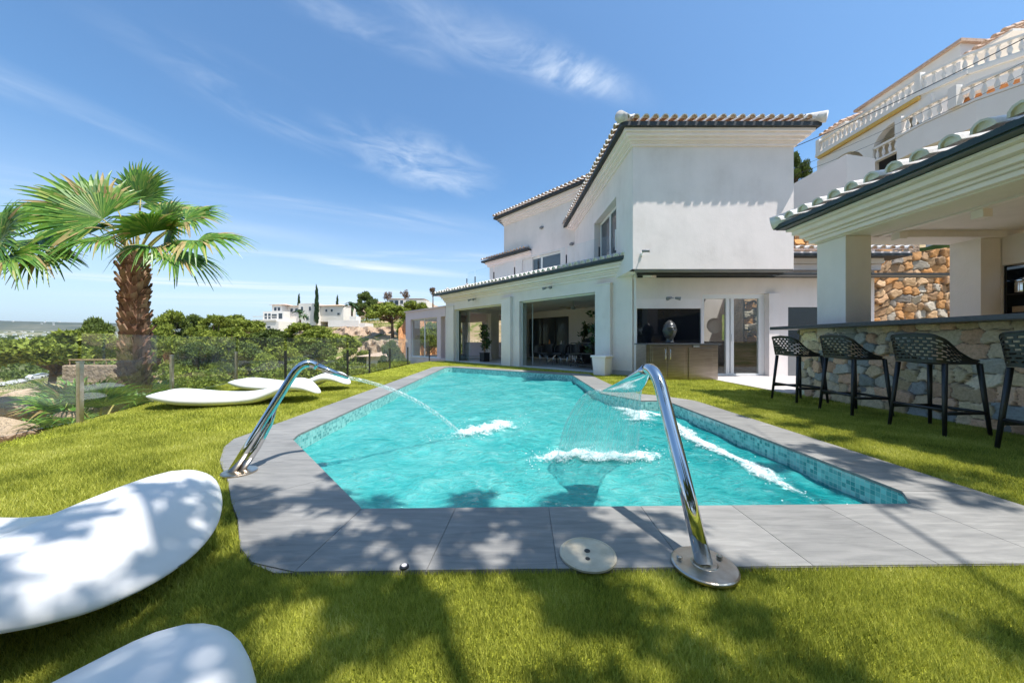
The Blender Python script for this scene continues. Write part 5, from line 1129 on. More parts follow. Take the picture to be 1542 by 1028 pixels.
mb = MB(); mb.prism([(22.2, 21.9), (22.2, 16.9), (32, 17.4), (32, 21.9)], 12.98, 15.7); mb.build('upper_storey', 'plaster_far', ab)
mb = MB(); mb.prism([(22.05, 22.05), (22.05, 16.75), (32, 17.25), (32, 22.05)], 15.702, 15.85); mb.build('parapet_coping', 'terracotta', ab)
def tiled(x0, x1, y0, y1, z, up, name='tiled_roof'):
    mb = MB(); mb.box(x0, y0, z - .12, x1, y1, z - .02); r = mb.build(name, 'plaster_far', ab); mb = MB()
    tiles(mb, (x0 - .15, y0), (0, 1), y1 - y0, (1, 0), .4, z, lambda e: x1 - x0, sp=.3, r=.12, tl=.5); mb.build('roof_tiles', ['terracotta', 'terracotta'], r)
mb = MB(); mb.box(20.9, 22.52, 8, 24, 22.9, 14.6); mb.build('side_wing', 'plaster_far', ab); tiled(20.7, 22.0, 21.2, 22.9, 14.65, 1)
tiled(22.3, 24.6, 15.2, 16.8, 14.9, 1)
mb = MB(); mb.tube([(20.9, 21.2, 10.4), (20.9, 21.2, 10.9)], .25, 14); mb.build('air_unit', 'lamp', ab)
# cables
def cable(pts, r, lb):
    P = []; a, b, sag = pts
    for i in range(25): t = i / 24; p = Vector(a).lerp(Vector(b), t); p.z -= sag * 4 * t * (1 - t); P.append(p)
    mb = MB(); mb.tube(P, r, 5); tag(mb.build('power_cable', 'cable', smooth=True), lb, 'cable', 'overhead cables by the balconied building')
def P3(x, y, Y): return (px(x, Y), Y, pz(y, Y))
cable((P3(1150, 240, 17), P3(1700, -25, 10), .25), .016, 'thick black cable crossing in front of the balconies')
cable((P3(1150, 272, 17), P3(1700, 10, 11), .3), .008, 'thin cable, the upper of the two thin ones over the curved balcony')
cable((P3(1150, 280, 17), P3(1700, 30, 11), .35), .008, 'thin cable, the lowest one over the curved balcony')

# ================================================================ glass fence at the lawn edge
fn = empty('glass_fence', (-5.5, 5, 0), 'clear frameless glass fence with steel posts along the left edge of the lawn', 'glass fence')
FPTS = [(-4.80, 1.2), (-4.90, 2.55), (-5.10, 4.03), (-5.98, 6.0), (-6.42, 7.95), (-5.72, 8.62), (-4.48, 9.3), (-4.36, 10.45), (-4.40, 12.3), (-4.38, 14.35), (-4.02, 16.6)]
for i, (x, y) in enumerate(FPTS):
    if i in (1,): continue
    mb = MB(); mb.box(x - .022, y - .022, -.05, x + .022, y + .022, .70); mb.box(x - .026, y - .026, .70, x + .026, y + .026, .715); mb.box(x - .06, y - .06, -.03, x + .06, y + .06, -.012); mb.build('post', 'chromedull' if i < 5 else 'black', fn, bevel=.003)
for a, b in zip(FPTS[:-1], FPTS[1:]):
    l = math.hypot(b[0] - a[0], b[1] - a[1]); d = ((b[0] - a[0]) / l, (b[1] - a[1]) / l); n_ = (-d[1] * .006, d[0] * .006)
    p = (a[0] + d[0] * .03, a[1] + d[1] * .03); q = (b[0] - d[0] * .03, b[1] - d[1] * .03)
    mb = MB(); mb.prism([(p[0] - n_[0], p[1] - n_[1]), (q[0] - n_[0], q[1] - n_[1]), (q[0] + n_[0], q[1] + n_[1]), (p[0] + n_[0], p[1] + n_[1])], .02, 1.05); mb.build('glass_panel', 'glass', fn)

# ================================================================ palms
def frond(root, crown, hub, axis, R_, spread=115, nleaf=42, droop=.35, dry=.06, face=None, name='frond'):
    """petiole from the crown to a hub, then a pleated fan of narrow leaflets"""
    crown = Vector(crown); hub = Vector(hub); axis = Vector(axis).normalized()
    mb = MB(); mid = crown.lerp(hub, .5) + Vector((0, 0, .12)); mb.tube(bez(crown, mid, hub, 6), [.026, .022, .018, .016, .014, .012, .010], 6); pt = mb.build('frond_stalk', 'petiole', root, smooth=True)
    nrm = Vector(face) if face is not None else Vector((0, -.5, .8)); nrm = (nrm - axis * nrm.dot(axis)).normalized(); side = axis.cross(nrm)
    V = []; D = []
    for i in range(nleaf):
        th = R(-spread + 2 * spread * (i + .5) / nleaf + random.uniform(-1, 1)); d = axis * math.cos(th) + side * math.sin(th)
        Ln = R_ * (.62 + .38 * math.cos(th * .72)) * random.uniform(.9, 1.06); w0 = Ln * .062 * (spread / 115); wv = d.cross(nrm).normalized(); wj = random.uniform(-.15, .15)
        tipd = random.random() < dry; prev = None; seg = 7; dr = droop * random.uniform(.5, 1.6)
        for s_ in range(seg + 1):
            t = s_ / seg; c = hub + d * (Ln * t) + nrm * (.10 * Ln * math.sin(t * 2.2)) + Vector((0, 0, -1)) * (Ln * dr * max(0, t - .42) ** 1.7 * 1.4) + wv * (wj * Ln * max(0, t - .5) ** 2)
            wd_ = w0 * min(t / .42, 1) ** 1.0 * (1 if t < .42 else max(.03, 1 - (t - .42) / .58)) * .98 + .002
            cur = (c - wv * wd_, c + nrm * (-.35 * wd_), c + wv * wd_)
            if prev is not None:
                q1 = [prev[0], prev[1], cur[1], cur[0]]; q2 = [prev[1], prev[2], cur[2], cur[1]]
                (D if (tipd and t > .5) else V).extend(q1 + q2)
            prev = cur
    o = sarr('fan_leaf', np.array([tuple(v) for v in V + D]), 4, ['palm', 'palmdry'], root, origin=tuple(OFF[root.name]), faces=None)
    o.data.polygons.foreach_set('material_index', [0] * (len(V) // 4) + [1] * (len(D) // 4))
def merge_verts(o):
    bm = bmesh.new(); bm.from_mesh(o.data); bmesh.ops.remove_doubles(bm, verts=bm.verts, dist=.0004); bm.to_mesh(o.data); bm.free()
def palm_trunk(root, x, y, z0, z1, r0, r1):
    mb = MB(); n = 14; pts = [(x + .03 * math.sin(i * .8), y, z0 + (z1 - z0) * i / n) for i in range(n + 1)]; mb.tube(pts, [r0 + (r1 - r0) * i / n for i in range(n + 1)], 18); t = mb.build('trunk', 'boot', root, smooth=True)
    mb = MB(); rows = int((z1 - z0) / .085)
    for k in range(rows):
        f_ = k / rows; z = z0 + (z1 - z0) * f_; r = r0 + (r1 - r0) * f_; m_ = 11
        for j in range(m_):
            a = 2 * math.pi * (j + .5 * (k % 2)) / m_ + random.uniform(-.15, .15); c, s = math.cos(a), math.sin(a); L_ = random.uniform(.13, .24); w_ = random.uniform(.045, .075); o = random.uniform(.035, .095) * (1.5 if random.random() < .12 else 1)
            b = Vector((x + c * r * .93, y + s * r * .93, z)); tn = Vector((-s, c, 0)); ou = Vector((c, s, 0)); tl = random.uniform(-.05, .05)
            p = [b - tn * w_, b + tn * w_, b + tn * (w_ * .6 + tl) + ou * o + Vector((0, 0, L_)), b - tn * (w_ * .6 - tl) + ou * o + Vector((0, 0, L_ * random.uniform(.7, 1)))]
            q = [v - ou * .03 for v in p]; mb.add(p + q, [(0, 1, 2, 3), (4, 7, 6, 5), (2, 6, 7, 3), (0, 4, 5, 1), (1, 5, 6, 2), (0, 3, 7, 4)])
    mb.build('leaf_boots', 'boot', t)
PX_, PY_ = -6.85, 6.2
pm = empty('fan_palm', (PX_, PY_, -.6), 'fan palm with a thick shaggy brown trunk behind the glass fence', 'palm tree'); palm_trunk(pm, PX_, PY_, -.9, 2.42, .175, .145)
C0 = (PX_ + .03, PY_, 2.42); K = 6.2 / 514
def H_(x, y, dy=0): Y = PY_ + dy; return (px(x, Y), Y, pz(y, Y))
frond(pm, C0, H_(155, 330, -.25), (-.75, -.2, .42), 1.14, 100, 42, .22, .12, (.1, -.9, .45))
frond(pm, C0, H_(212, 300, .1), (.08, .1, .95), .78, 112, 44, .15, .0, (0, -1, .15))
frond(pm, C0, H_(252, 347, -.35), (.62, -.2, .55), .66, 125, 42, .2, .02, (-.1, -1, .3))
frond(pm, C0, H_(298, 362, -.1), (.9, -.1, -.12), .95, 110, 44, .45, .2, (.1, -.5, .9))
frond(pm, C0, H_(262, 385, .35), (.7, .2, -.25), .85, 110, 40, .6, .05, (.2, -.3, .9))
frond(pm, C0, H_(135, 352, .35), (-.85, .2, .1), .90, 105, 42, .5, .05, (-.1, -.6, .8))
frond(pm, C0, H_(165, 362, -.45), (-.5, -.4, -.25), .75, 105, 40, .6, .05, (-.1, -.5, .8))
frond(pm, C0, H_(205, 330, .6), (.1, .9, .35), .85, 105, 36, .3, .05, (0, -.5, .8))
frond(pm, C0, H_(238, 322, .5), (.4, .6, .4), .85, 105, 36, .35, .05, (.2, -.5, .7))
frond(pm, C0, H_(232, 372, -.5), (.25, -.6, -.3), .6, 105, 34, .7, .1, (.1, -.5, .9))
frond(pm, C0, H_(280, 330, .3), (.7, .3, .3), .8, 100, 38, .4, .15, (0, -.7, .7))
frond(pm, C0, H_(228, 350, -.6), (.35, -.55, .25), .7, 105, 38, .4, .05, (0, -.6, .8))
frond(pm, C0, H_(178, 318, .4), (-.45, .4, .5), .85, 105, 38, .3, .05, (0, -.8, .5))
for k in range(7):                     # dried stalks hanging in the heart of the crown
    mb = MB(); a = random.uniform(-1, 1); mb.tube(bez(C0, (PX_ + a * .25, PY_ - .25, 3.05), (PX_ + a * .5, PY_ - .35 + random.uniform(-.2, .2), 2.75 + random.uniform(-.3, .3)), 8), .012, 5); mb.build('flower_stalk', 'palmdry', pm, smooth=True)
p2x, p2y = px(-95, 5.6), 5.6
pm2 = empty('fan_palm', (p2x, p2y, -.6), 'fan palm at the left edge of the photo, only its fronds in view', 'palm tree'); palm_trunk(pm2, p2x, p2y, -.9, 2.15, .24, .20); C1 = (p2x, p2y, 2.15)
def G_(x, y, dy=0): Y = p2y + dy; return (px(x, Y), Y, pz(y, Y))
frond(pm2, C1, G_(0, 362, -.2), (.75, -.1, .45), .85, 110, 44, .3, .05, (0, -1, .4)); frond(pm2, C1, G_(50, 360, .3), (.9, .1, .0), .80, 105, 40, .5, .12, (0, -.6, .8))
frond(pm2, C1, G_(15, 385, -.3), (.7, -.3, -.35), .70, 105, 40, .6, .08, (0, -.7, .7)); frond(pm2, C1, G_(-60, 320, 0), (-.4, 0, .9), .9, 110, 36, .3, .05, (0, -1, .2))
frond(pm2, C1, G_(-90, 370, 0), (-.9, 0, -.1), .9, 110, 36, .5, .05, (0, -.6, .8)); frond(pm2, C1, G_(10, 335, .5), (.5, .5, .5), .8, 105, 36, .3, .05, (0, -.8, .6))
frond(pm2, C1, G_(62, 385, -.05), (.8, -.1, -.3), .6, 105, 36, .6, .1, (0, -.6, .8))
def palmetto(x, Y, z, label, s=1, n=9):
    r = empty('dwarf_palm', (x, Y, z), label, 'small palm', 'small fan palms outside the glass fence')
    for k in range(n):
        a = 2 * math.pi * k / n + random.uniform(-.2, .2); el = random.uniform(.3, 1.1); d = Vector((math.cos(a) * math.cos(el), math.sin(a) * math.cos(el), math.sin(el)))
        h = Vector((x, Y, z)) + d * .45 * s; frond(r, (x, Y, z), h, d + Vector((0, 0, -.1)), .42 * s * random.uniform(.8, 1.2), 85, 18, .35, .05, (-d.x * .3, -d.y * .3, 1))
palmetto(px(150, 5.3), 5.3, -.55, 'small fan palm with spiky fronds at the foot of the big palm', 1.35, 12); palmetto(px(70, 5.0), 5.0, -.75, 'small fan palm low on the left, near the rocks', 1.1, 11)
palmetto(px(215, 6.9), 6.9, -.55, 'small fan palm half hidden behind the big palm trunk', 1.3, 10); palmetto(px(120, 7.4), 7.4, -.8, 'small fan palm farther back to the left of the trunk', 1.5, 10)

# ================================================================ pines and other trees
def make_pine(name, label, cat, seed, mat='pine', flat=.45, trunkh=.45, nclump=26, leaf=.045, nl=150, group=None, lean=.0, spread=.5):
    """unit tree: height 1, crown width about 1; scaled when placed"""
    global rng; st_ = random.getstate(); random.seed(seed)
    r = empty(name, (0, 0, 0), label, cat, group); OFF[r.name] = Vector((0, 0, 0))
    mb = MB(); top = Vector((lean, 0, trunkh * 1.25)); mb.tube([(0, 0, -.15), (lean * .3, .01, trunkh * .5), (lean * .8, -.01, trunkh), top], [.035, .028, .02, .01], 8)
    cl = []
    for i in range(nclump):
        a = random.uniform(0, 6.28); q = math.sqrt(random.random()); x = lean + math.cos(a) * q * spread * .86; y = math.sin(a) * q * spread * .86; h = 1 - flat * .5 - (q ** 2) * flat * .45 + random.uniform(-.5, .35) * flat * .55
        s = random.uniform(.07, .15); cl.append(((x, y, min(h, .95)), (s, s, s * .6)))
    mt_ = max(c[2] + s[2] for c, s in cl) - .98; lo_ = trunkh * .55; cl = [((c[0], c[1], lo_ + (c[2] - lo_) * (.98 - lo_) / (.98 + mt_ - lo_)), s) for c, s in cl]
    for (c, s) in cl[::2]: mb.tube([(lean * .8, 0, trunkh * random.uniform(.75, 1)), (c[0] * .6 + lean * .3, c[1] * .6, (trunkh + c[2]) / 2), c], [.012, .008, .003], 5)
    mb.build('trunk', 'bark', r, smooth=True)
    sarr('crown', leafcloud([c for c, _ in cl], [s for _, s in cl], nl, leaf, up=.6), 3, mat, r)
    random.setstate(st_); return r
def put(o, X, Y, ht, wd, z=None, rz=None):
    o.location = (X, Y, (float(terr(X, Y)) if z is None else z)); o.scale = (wd, wd, ht); o.rotation_euler.z = random.uniform(0, 6.28) if rz is None else rz
protoA = protoB = protoC = None
# (px of centre, px top y, Y, crown px width, label, kind)
TREES = [
 (72, 494, 30, 135, 'flat topped pine with a bare leaning trunk, leftmost behind the glass', 'A'),
 (152, 473, 52, 58, 'dark pine rising just left of the big palm trunk', 'C'),
 (248, 461, 58, 62, 'round pine just right of the big palm trunk, on the skyline', 'B'),
 (285, 469, 62, 55, 'pine on the skyline, second to the right of the palm trunk', 'C'),
 (250, 497, 40, 70, 'lower pine in front of the skyline pines beside the palm', 'A'),
 (322, 470, 60, 62, 'broad pine on the skyline left of the white hillside villa', 'B'),
 (365, 472, 66, 56, 'small pine on the skyline nearest the white hillside villa', 'A'),
 (345, 488, 42, 85, 'bushy pine in the middle of the slope behind the far loungers', 'B'),
 (400, 492, 44, 80, 'pine under the terraces of the white hillside villa', 'C'),
 (300, 512, 36, 70, 'low pine left of the middle slope, above the shrubs', 'C'),
 (455, 482, 46, 78, 'bright rounded pine right below the tallest cypress', 'B'),
 (500, 494, 44, 76, 'wide pine to the right of the tallest cypress, below the white wall', 'A'),
 (472, 512, 34, 76, 'dark lower pine in the centre of the slope', 'C'),
 (425, 520, 33, 60, 'small pine behind the bend of the slim water spout', 'A'),
 (532, 520, 32, 52, 'yellowish pine next to the reddish terraces', 'B'),
 (592, 453, 72, 66, 'umbrella pine with a visible trunk in front of the hilltop house', 'A'),
 (552, 436, 108, 34, 'round dark pine standing on the hilltop', 'C'),
 (628, 449, 60, 50, 'leafy pine just above the sunroom roof', 'B'),
 (590, 508, 26, 40, 'dark bush like pine left of the sunroom', 'C'),
]
for i, (cx_, ty, Y, wp, lb, kd) in enumerate(TREES):
    X = px(cx_, Y); z0 = float(terr(X, Y)); top = pz(ty, Y); ht = max(top - z0, 2.5); wd = wp * Y / 514 * 1.2
    if kd == 'A': src = protoA
    elif kd == 'B': src = protoB
    else: src = protoC
    if src is None:
        if kd == 'A': protoA = o = make_pine('pine_tree', lb, 'pine tree', 1, 'pine', .45, .5, 44, .027, 420, 'pines on the slope', lean=.06)
        elif kd == 'B': protoB = o = make_pine('pine_tree', lb, 'pine tree', 2, 'pine', .85, .2, 60, .027, 330, 'pines on the slope')
        else: protoC = o = make_pine('pine_tree', lb, 'pine tree', 3, 'pinedark', .75, .25, 54, .027, 330, 'pines on the slope')
    else: o = copy_tree(src, lb)
    put(o, X, Y, ht, wd, z0)
cy0 = None
for cx_, ty, by, Y, wp, lb in ((477, 433, 485, 96, 9, 'tallest dark cypress in front of the white hillside villa'), (508, 447, 480, 100, 6.5, 'slim cypress to the right of the white hillside villa'), (450, 444, 470, 106, 6, 'small cypress rising behind the roof of the white hillside villa')):
    if cy0 is None:
        o = empty('cypress_tree', (0, 0, 0), lb, 'cypress', 'cypresses by the hillside villa'); OFF[o.name] = Vector((0, 0, 0)); mb = MB(); mb.tube([(0, 0, -.1), (0, 0, .9)], [.04, .01], 6); mb.build('trunk', 'bark', o)
        cs_ = [((random.uniform(-.1, .1), random.uniform(-.1, .1), z), (.40 * (1 - z) ** .55 * min(1, z * 6 + .3),) * 2 + (.06,)) for z in np.linspace(.05, .97, 26)]; sarr('crown', leafcloud([c for c, _ in cs_], [s for _, s in cs_], 90, .05, up=2, elong=2), 3, 'cypress', o); cy0 = o
    else: o = copy_tree(cy0, lb)
    X = px(cx_, Y); z0 = pz(by, Y) - .5; put(o, X, Y, pz(ty, Y) - z0, wp * Y / 514 * 1.15, z0)
o = copy_tree(protoC, 'small dark tree peeping out between the villa and the white boundary wall'); o['group'] = 'trees up the slope'; put(o, px(1199, 17.5), 17.5, 2.6, 1.2, pz(300, 17.5))
# far palms
for cx_, cyy, Y, lb in ((452, 474, 90, 'small far palm in front of the white hillside villa'), (530, 462, 88, 'far dark palm left of the round hilltop pine')):
    X = px(cx_, Y); zt = pz(cyy, Y); o = empty('far_palm', (X, Y, zt - 4), lb, 'palm tree'); mb = MB(); mb.tube([(X, Y, zt - 6), (X, Y, zt)], [.3, .22], 8); mb.build('trunk', 'bark', o)
    V = []
    for k in range(34):
        a = random.uniform(0, 6.28); el = random.uniform(-.3, 1.3); d = Vector((math.cos(a) * math.cos(el), math.sin(a) * math.cos(el), math.sin(el))); s_ = Vector((-math.sin(a), math.cos(a), 0)); c = Vector((X, Y, zt)); m_ = c + d * 1.5
        e = c + d * 2.5 + Vector((0, 0, -1.0)); V += [c, m_ - s_ * .35, m_ + s_ * .35, m_ - s_ * .35, e, m_ + s_ * .35]
    sarr('crown', np.array([tuple(v) for v in V]), 3, 'cypress' if cx_ > 500 else 'leaf', o, origin=tuple(OFF[o.name]))
# shrubs
def shrub(X, Y, z, w_, h, lb, mat='shrub', k=14, leaf=None, n=150):
    o = empty('shrub', (X, Y, z), lb, 'shrub', 'shrubs on the slope behind the fence'); mb = MB()
    for _ in range(4): mb.tube([(X, Y, z - .1), (X + random.uniform(-.3, .3) * w_, Y + random.uniform(-.2, .2) * w_, z + h * .7)], [.03, .01], 5)
    mb.build('stem', 'bark', o); cs_ = []
    for _ in range(k): cs_.append(((X + random.uniform(-.45, .45) * w_, Y + random.uniform(-.3, .3) * w_, z + h * random.uniform(.15, .85)), (w_ * random.uniform(.10, .2),) * 2 + (h * random.uniform(.15, .25),)))
    sarr('foliage', leafcloud([c for c, _ in cs_], [s for _, s in cs_], n, leaf or .03 * w_ + .03, up=.8), 3, mat, o, origin=tuple(OFF[o.name]))
SH = [(300, 552, 15, 60, 'yellow green shrub behind the gap between the loungers and the palm'), (345, 555, 13, 55, 'rounded shrub behind the head of the far lounger'), (400, 548, 15, 60, 'shrub behind the pole of the slim water spout'), (450, 540, 17, 60, 'bright shrub behind the crossing loungers'),
      (505, 535, 17, 62, 'big yellow green shrub left of the small tiled house'), (550, 545, 14, 40, 'low shrub in front of the small tiled house'), (602, 540, 19, 30, 'leafy shrub beside the blue corner of the sunroom'), (265, 545, 20, 50, 'shrub right beside the palm trunk, behind the glass'), (30, 600, 6.5, 60, 'weedy green shrub at the far left below the glass'),
      (215, 548, 24, 60, 'shrub behind the big palm trunk'), (130, 545, 26, 70, 'green bank of leaves under the flat topped pine'), (185, 590, 7.0, 60, 'dark shrub at the foot of the big palm')]
for cx_, ty, Y, wp, lb in SH:
    X = px(cx_, Y); z0 = float(terr(X, Y)) - .1; w_ = wp * Y / 514 * 1.2; h = max(pz(ty, Y) - z0, .5); shrub(X, Y, z0, w_, h, lb)
# dry trees by the hilltop house
for cx_, ty, Y, wp, lb in ((583, 440, 125, 15, 'bare brownish tree left of the hilltop house'), (610, 437, 128, 14, 'bare brownish tree behind the hilltop house roof'), (652, 434, 105, 10, 'bare twiggy tree just above the villa eave')):
    X = px(cx_, Y); z0 = pz(ty + 20, Y); h = pz(ty, Y) - z0; w_ = wp * Y / 514; o = empty('bare_tree', (X, Y, z0), lb, 'tree', 'bare trees on the hilltop'); mb = MB(); mb.tube([(X, Y, z0 - 2), (X, Y, z0 + h * .6)], [.25, .08], 6)
    for _ in range(16): a = random.uniform(0, 6.28); mb.tube([(X, Y, z0 + h * random.uniform(.2, .6)), (X + math.cos(a) * w_ * .5, Y + math.sin(a) * w_ * .5, z0 + h * random.uniform(.6, 1))], [.07, .02], 4)
    mb.build('trunk', 'dry', o); cs_ = [((X + random.uniform(-.4, .4) * w_, Y + random.uniform(-.3, .3) * w_, z0 + h * random.uniform(.5, .95)), (w_ * .16,) * 3) for _ in range(12)]; sarr('twigs', leafcloud([c for c, _ in cs_], [s for _, s in cs_], 26, .35), 3, 'dry', o, origin=tuple(OFF[o.name]))
# undergrowth: dense scrub nobody could count
n = 2300; Yc = rng.uniform(0, 1, n) ** 1.1 * 125 + 7; Xc = rng.uniform(-1.6, .1, n) * Yc; d_ = np.interp(Yc, LY, LX) - Xc; k = (d_ > .8) & (wob(Xc, Yc, 7) > -.25); k &= ~((Xc / Yc < -1.02) & (Yc > 14) & (rng.random(n) < .75)); k &= ~((Yc > 60) & (Xc / Yc > -.30))
Xc, Yc = Xc[k], Yc[k]; Zc = terr(Xc, Yc); sz = .16 + .0095 * Yc * rng.uniform(.5, 1.6, len(Xc)) + .12 * rng.random(len(Xc)); out = []
for x, y, z, s in zip(Xc, Yc, Zc, sz): out.append(leafcloud([(x, y, z + s * .4)], [(s * 1.5, s * 1.5, s * .8)], 60, .05 + s * .10, up=.8))
tag(sarr('undergrowth', np.concatenate(out), 3, 'shrub'), 'green scrub and low bushes covering the slope', 'undergrowth', kind='stuff')
# rocks
def rockob(X, Y, z, sx, sy, sz_, lb, mat='rock', seed=0):
    rs = np.random.default_rng(seed); bm = bmesh.new(); bmesh.ops.create_icosphere(bm, subdivisions=3, radius=1)
    dirs = rs.normal(size=(14, 3)); dirs /= np.linalg.norm(dirs, axis=1)[:, None]; cut = rs.uniform(.6, .9, 14)
    for v in bm.verts:
        p = np.array(v.co); 
        for d, c in zip(dirs, cut):
            e = p @ d
            if e > c: p = p - d * (e - c) * .9
        v.co = (p[0] * sx, p[1] * sy, p[2] * sz_)
    me = bpy.data.meshes.new('rock'); bm.to_mesh(me); bm.free(); me.materials.append(M[mat]); o = bpy.data.objects.new('rock', me); COL.objects.link(o); o.location = (X, Y, z); tag(o, lb, 'rock', 'rocks below the fence')
for i, (cx_, cyy, Y, s, lb) in enumerate(((45, 595, 7.6, .42, 'pale tan boulder behind the small palms on the left'), (15, 612, 6.2, .40, 'rough brown rock at the left edge of the photo'), (8, 640, 4.6, .28, 'rock at the left edge, lowest of all'), (225, 603, 6.9, .32, 'rock at the right foot of the big palm'), (168, 612, 5.9, .2, 'small rock at the left foot of the big palm'), (100, 625, 4.9, .12, 'small tan stone by the first fence post'))):
    rockob(px(cx_, Y), Y, pz(cyy, Y) - s * .3, s * 1.6, s * 1.1, s * .8, lb, seed=i)
gw_ = empty('garden_wall', (px(130, 16), 16, -3), 'brown stone garden wall with a rail below the flat topped pine', 'wall'); mb = MB(); x0, x1 = px(92, 16), px(176, 16); mb.box(x0, 16, -3.2, x1, 16.5, pz(550, 16)); mb.build('masonry', 'rock', gw_, bevel=.06)
mb = MB(); mb.tube([(x0 + .1, 16.2, pz(550, 16) + .25), (x1 - .1, 16.2, pz(550, 16) + .25)], .03, 6); 
for k in range(5): xx = x0 + .15 + (x1 - x0 - .3) * k / 4; mb.tube([(xx, 16.2, pz(550, 16) - .02), (xx, 16.2, pz(550, 16) + .25)], .02, 5)
mb.build('rail', 'wood', gw_)
# road with parked cars in the valley
rd = MB(); RP = [(-5, 590, 85), (15, 579, 96), (34, 570, 115), (54, 562, 135), (76, 555, 160), (100, 549, 188), (128, 544, 220)]; vs = []
for (a, b, Y) in RP: X = px(a, Y); z = float(terr(X, Y)) + .5; vs += [(X - 2.6, Y, z), (X + 2.6, Y, z)]
rd.add(vs, [(i * 2, i * 2 + 1, i * 2 + 3, i * 2 + 2) for i in range(len(RP) - 1)]); rd.add([(x, y, z - 3) for x, y, z in vs], []); rd.f += [(i * 2, i * 2 + 2, i * 2 + 2 + 14, i * 2 + 14) for i in range(len(RP) - 1)] + [(i * 2 + 1, i * 2 + 3, i * 2 + 3 + 14, i * 2 + 1 + 14) for i in range(len(RP) - 1)]; rd.mi += [0] * 12
tag(rd.build('road', 'paving'), kind='structure')
carm = [simple('car_paint_' + n_, c, None, .25, coat=.6) for n_, c in (('white', (.75, .75, .75)), ('silver', (.4, .42, .45)), ('dark', (.05, .06, .08)), ('blue', (.05, .1, .25)))]
CL = ['white car parked nearest on the valley road', 'silver car parked second along the valley road', 'dark car parked third along the valley road', 'white car fourth along the valley road', 'blue car parked fifth along the valley road', 'silver car farthest up the valley road']
for i in range(6):
    f_ = 2.6 + i * .55; k_ = int(f_); t = f_ - k_; a, b = RP[k_], RP[k_ + 1]; Y = a[2] + (b[2] - a[2]) * t; X = px(a[0], a[2]) + (px(b[0], b[2]) - px(a[0], a[2])) * t + 1.5; za, zb_ = [float(terr(px(q_[0], q_[2]), q_[2])) + .5 for q_ in (a, b)]; z = za + (zb_ - za) * t + .03
    c = empty('parked_car', (X, Y, z), CL[i], 'car', 'cars parked along the valley road'); T = Matrix.Translation((X, Y, z)) @ Matrix.Rotation(R(random.uniform(-30, 10)), 4, 'Z')
    mb = MB(T); prof = [(-2.1, .3), (-2.1, .75), (-1.7, .95), (-1.2, 1.4), (.4, 1.45), (1.1, .95), (2.0, .85), (2.15, .5), (2.15, .3)]; mb.extr([(-.85, a, b) for a, b in prof], (1.7, 0, 0)); mb.build('body', carm[[0, 1, 2, 0, 3, 1][i]], c, bevel=.08)
    mb = MB(T); mb.extr([(-.86, a, b) for a, b in [(-1.5, 1.0), (-1.15, 1.33), (.35, 1.38), (.9, 1.0)]], (1.72, 0, 0)); mb.build('windows', 'darkwin', c)
    for sx in (-.8, .8):
        for yy in (-1.3, 1.3): mb = MB(T); mb.tube([(sx - .1, yy, .32), (sx + .1, yy, .32)], .32, 14); mb.build('wheel', 'black', c)

# ================================================================ hillside houses
def bx_win(par, Mx, x, z, w_, h, y=0, arch=False):
    mb = MB(Mx); mb.box(x - w_ / 2 - .08, y - .04, z - .06, x + w_ / 2 + .08, y - .002, z + h + .08); f_ = mb.build('window', 'frame', par); mb = MB(Mx); mb.box(x - w_ / 2, y - .07, z, x + w_ / 2, y - .042, z + h); mb.build('pane', 'darkwin', f_)
YA = 98; XA = px(405, YA); zA = pz(500, YA); HA = empty('hillside_villa', (XA + 10, YA, zA), 'white two storey villa with tiled roofs on the hill behind the tallest cypress', 'house')
MA = Matrix.Translation((XA, YA, zA)) @ Matrix.Rotation(R(-8), 4, 'Z')
S = YA / 514                                        # metres per photo pixel there
def boxpx(par, x0, x1, y0, y1, d0, d1, mat, name, M_=MA): mb = MB(M_); mb.box((x0 - 405) * S, d0, (500 - y1) * S, (x1 - 405) * S, d1, (500 - y0) * S); return mb.build(name, mat, par)
boxpx(HA, 410, 427, 459, 490, 0, 6, 'plaster_far', 'tower'); boxpx(HA, 427, 450, 460, 488, 2, 9, 'plaster_far', 'wall'); boxpx(HA, 450, 478, 457, 490, 1, 9, 'plaster_far', 'wall'); boxpx(HA, 478, 516, 460, 484, 3, 9, 'plaster_far', 'wall')
boxpx(HA, 406, 440, 470, 484, -2.2, 0, 'plaster_far', 'balcony_storey'); boxpx(HA, 398, 445, 485, 500, -5, 2, 'plaster_far', 'lower_terrace'); boxpx(HA, 360, 398, 488, 500, -4, 2, 'plaster_far', 'terrace_wall'); boxpx(HA, 404, 442, 483, 485, -5.2, 0, 'plaster_far', 'balcony_slab')
def hroof(par, x0, x1, y, d0, d1, M_=MA, rise=5, mat='terracotta'):
    mb = MB(M_); a, b = (x0 - 405) * S, (x1 - 405) * S; z = (500 - y) * S; m_ = (d0 + d1) / 2; e = .5; k = min((d1 - d0) / 2, (b - a) / 2) * .9
    mb.add([(a - e, d0 - e, z), (b + e, d0 - e, z), (b + e, d1 + e, z), (a - e, d1 + e, z), (a + k, m_, z + rise * S * .6), (b - k, m_, z + rise * S * .6)], [(0, 1, 5, 4), (1, 2, 5), (2, 3, 4, 5), (3, 0, 4), (0, 3, 2, 1)]); mb.build('roof', mat, par)
hroof(HA, 409, 428, 459, 0, 6); hroof(HA, 427, 450, 460, 2, 9); hroof(HA, 478, 514, 460, 3, 9, rise=7)
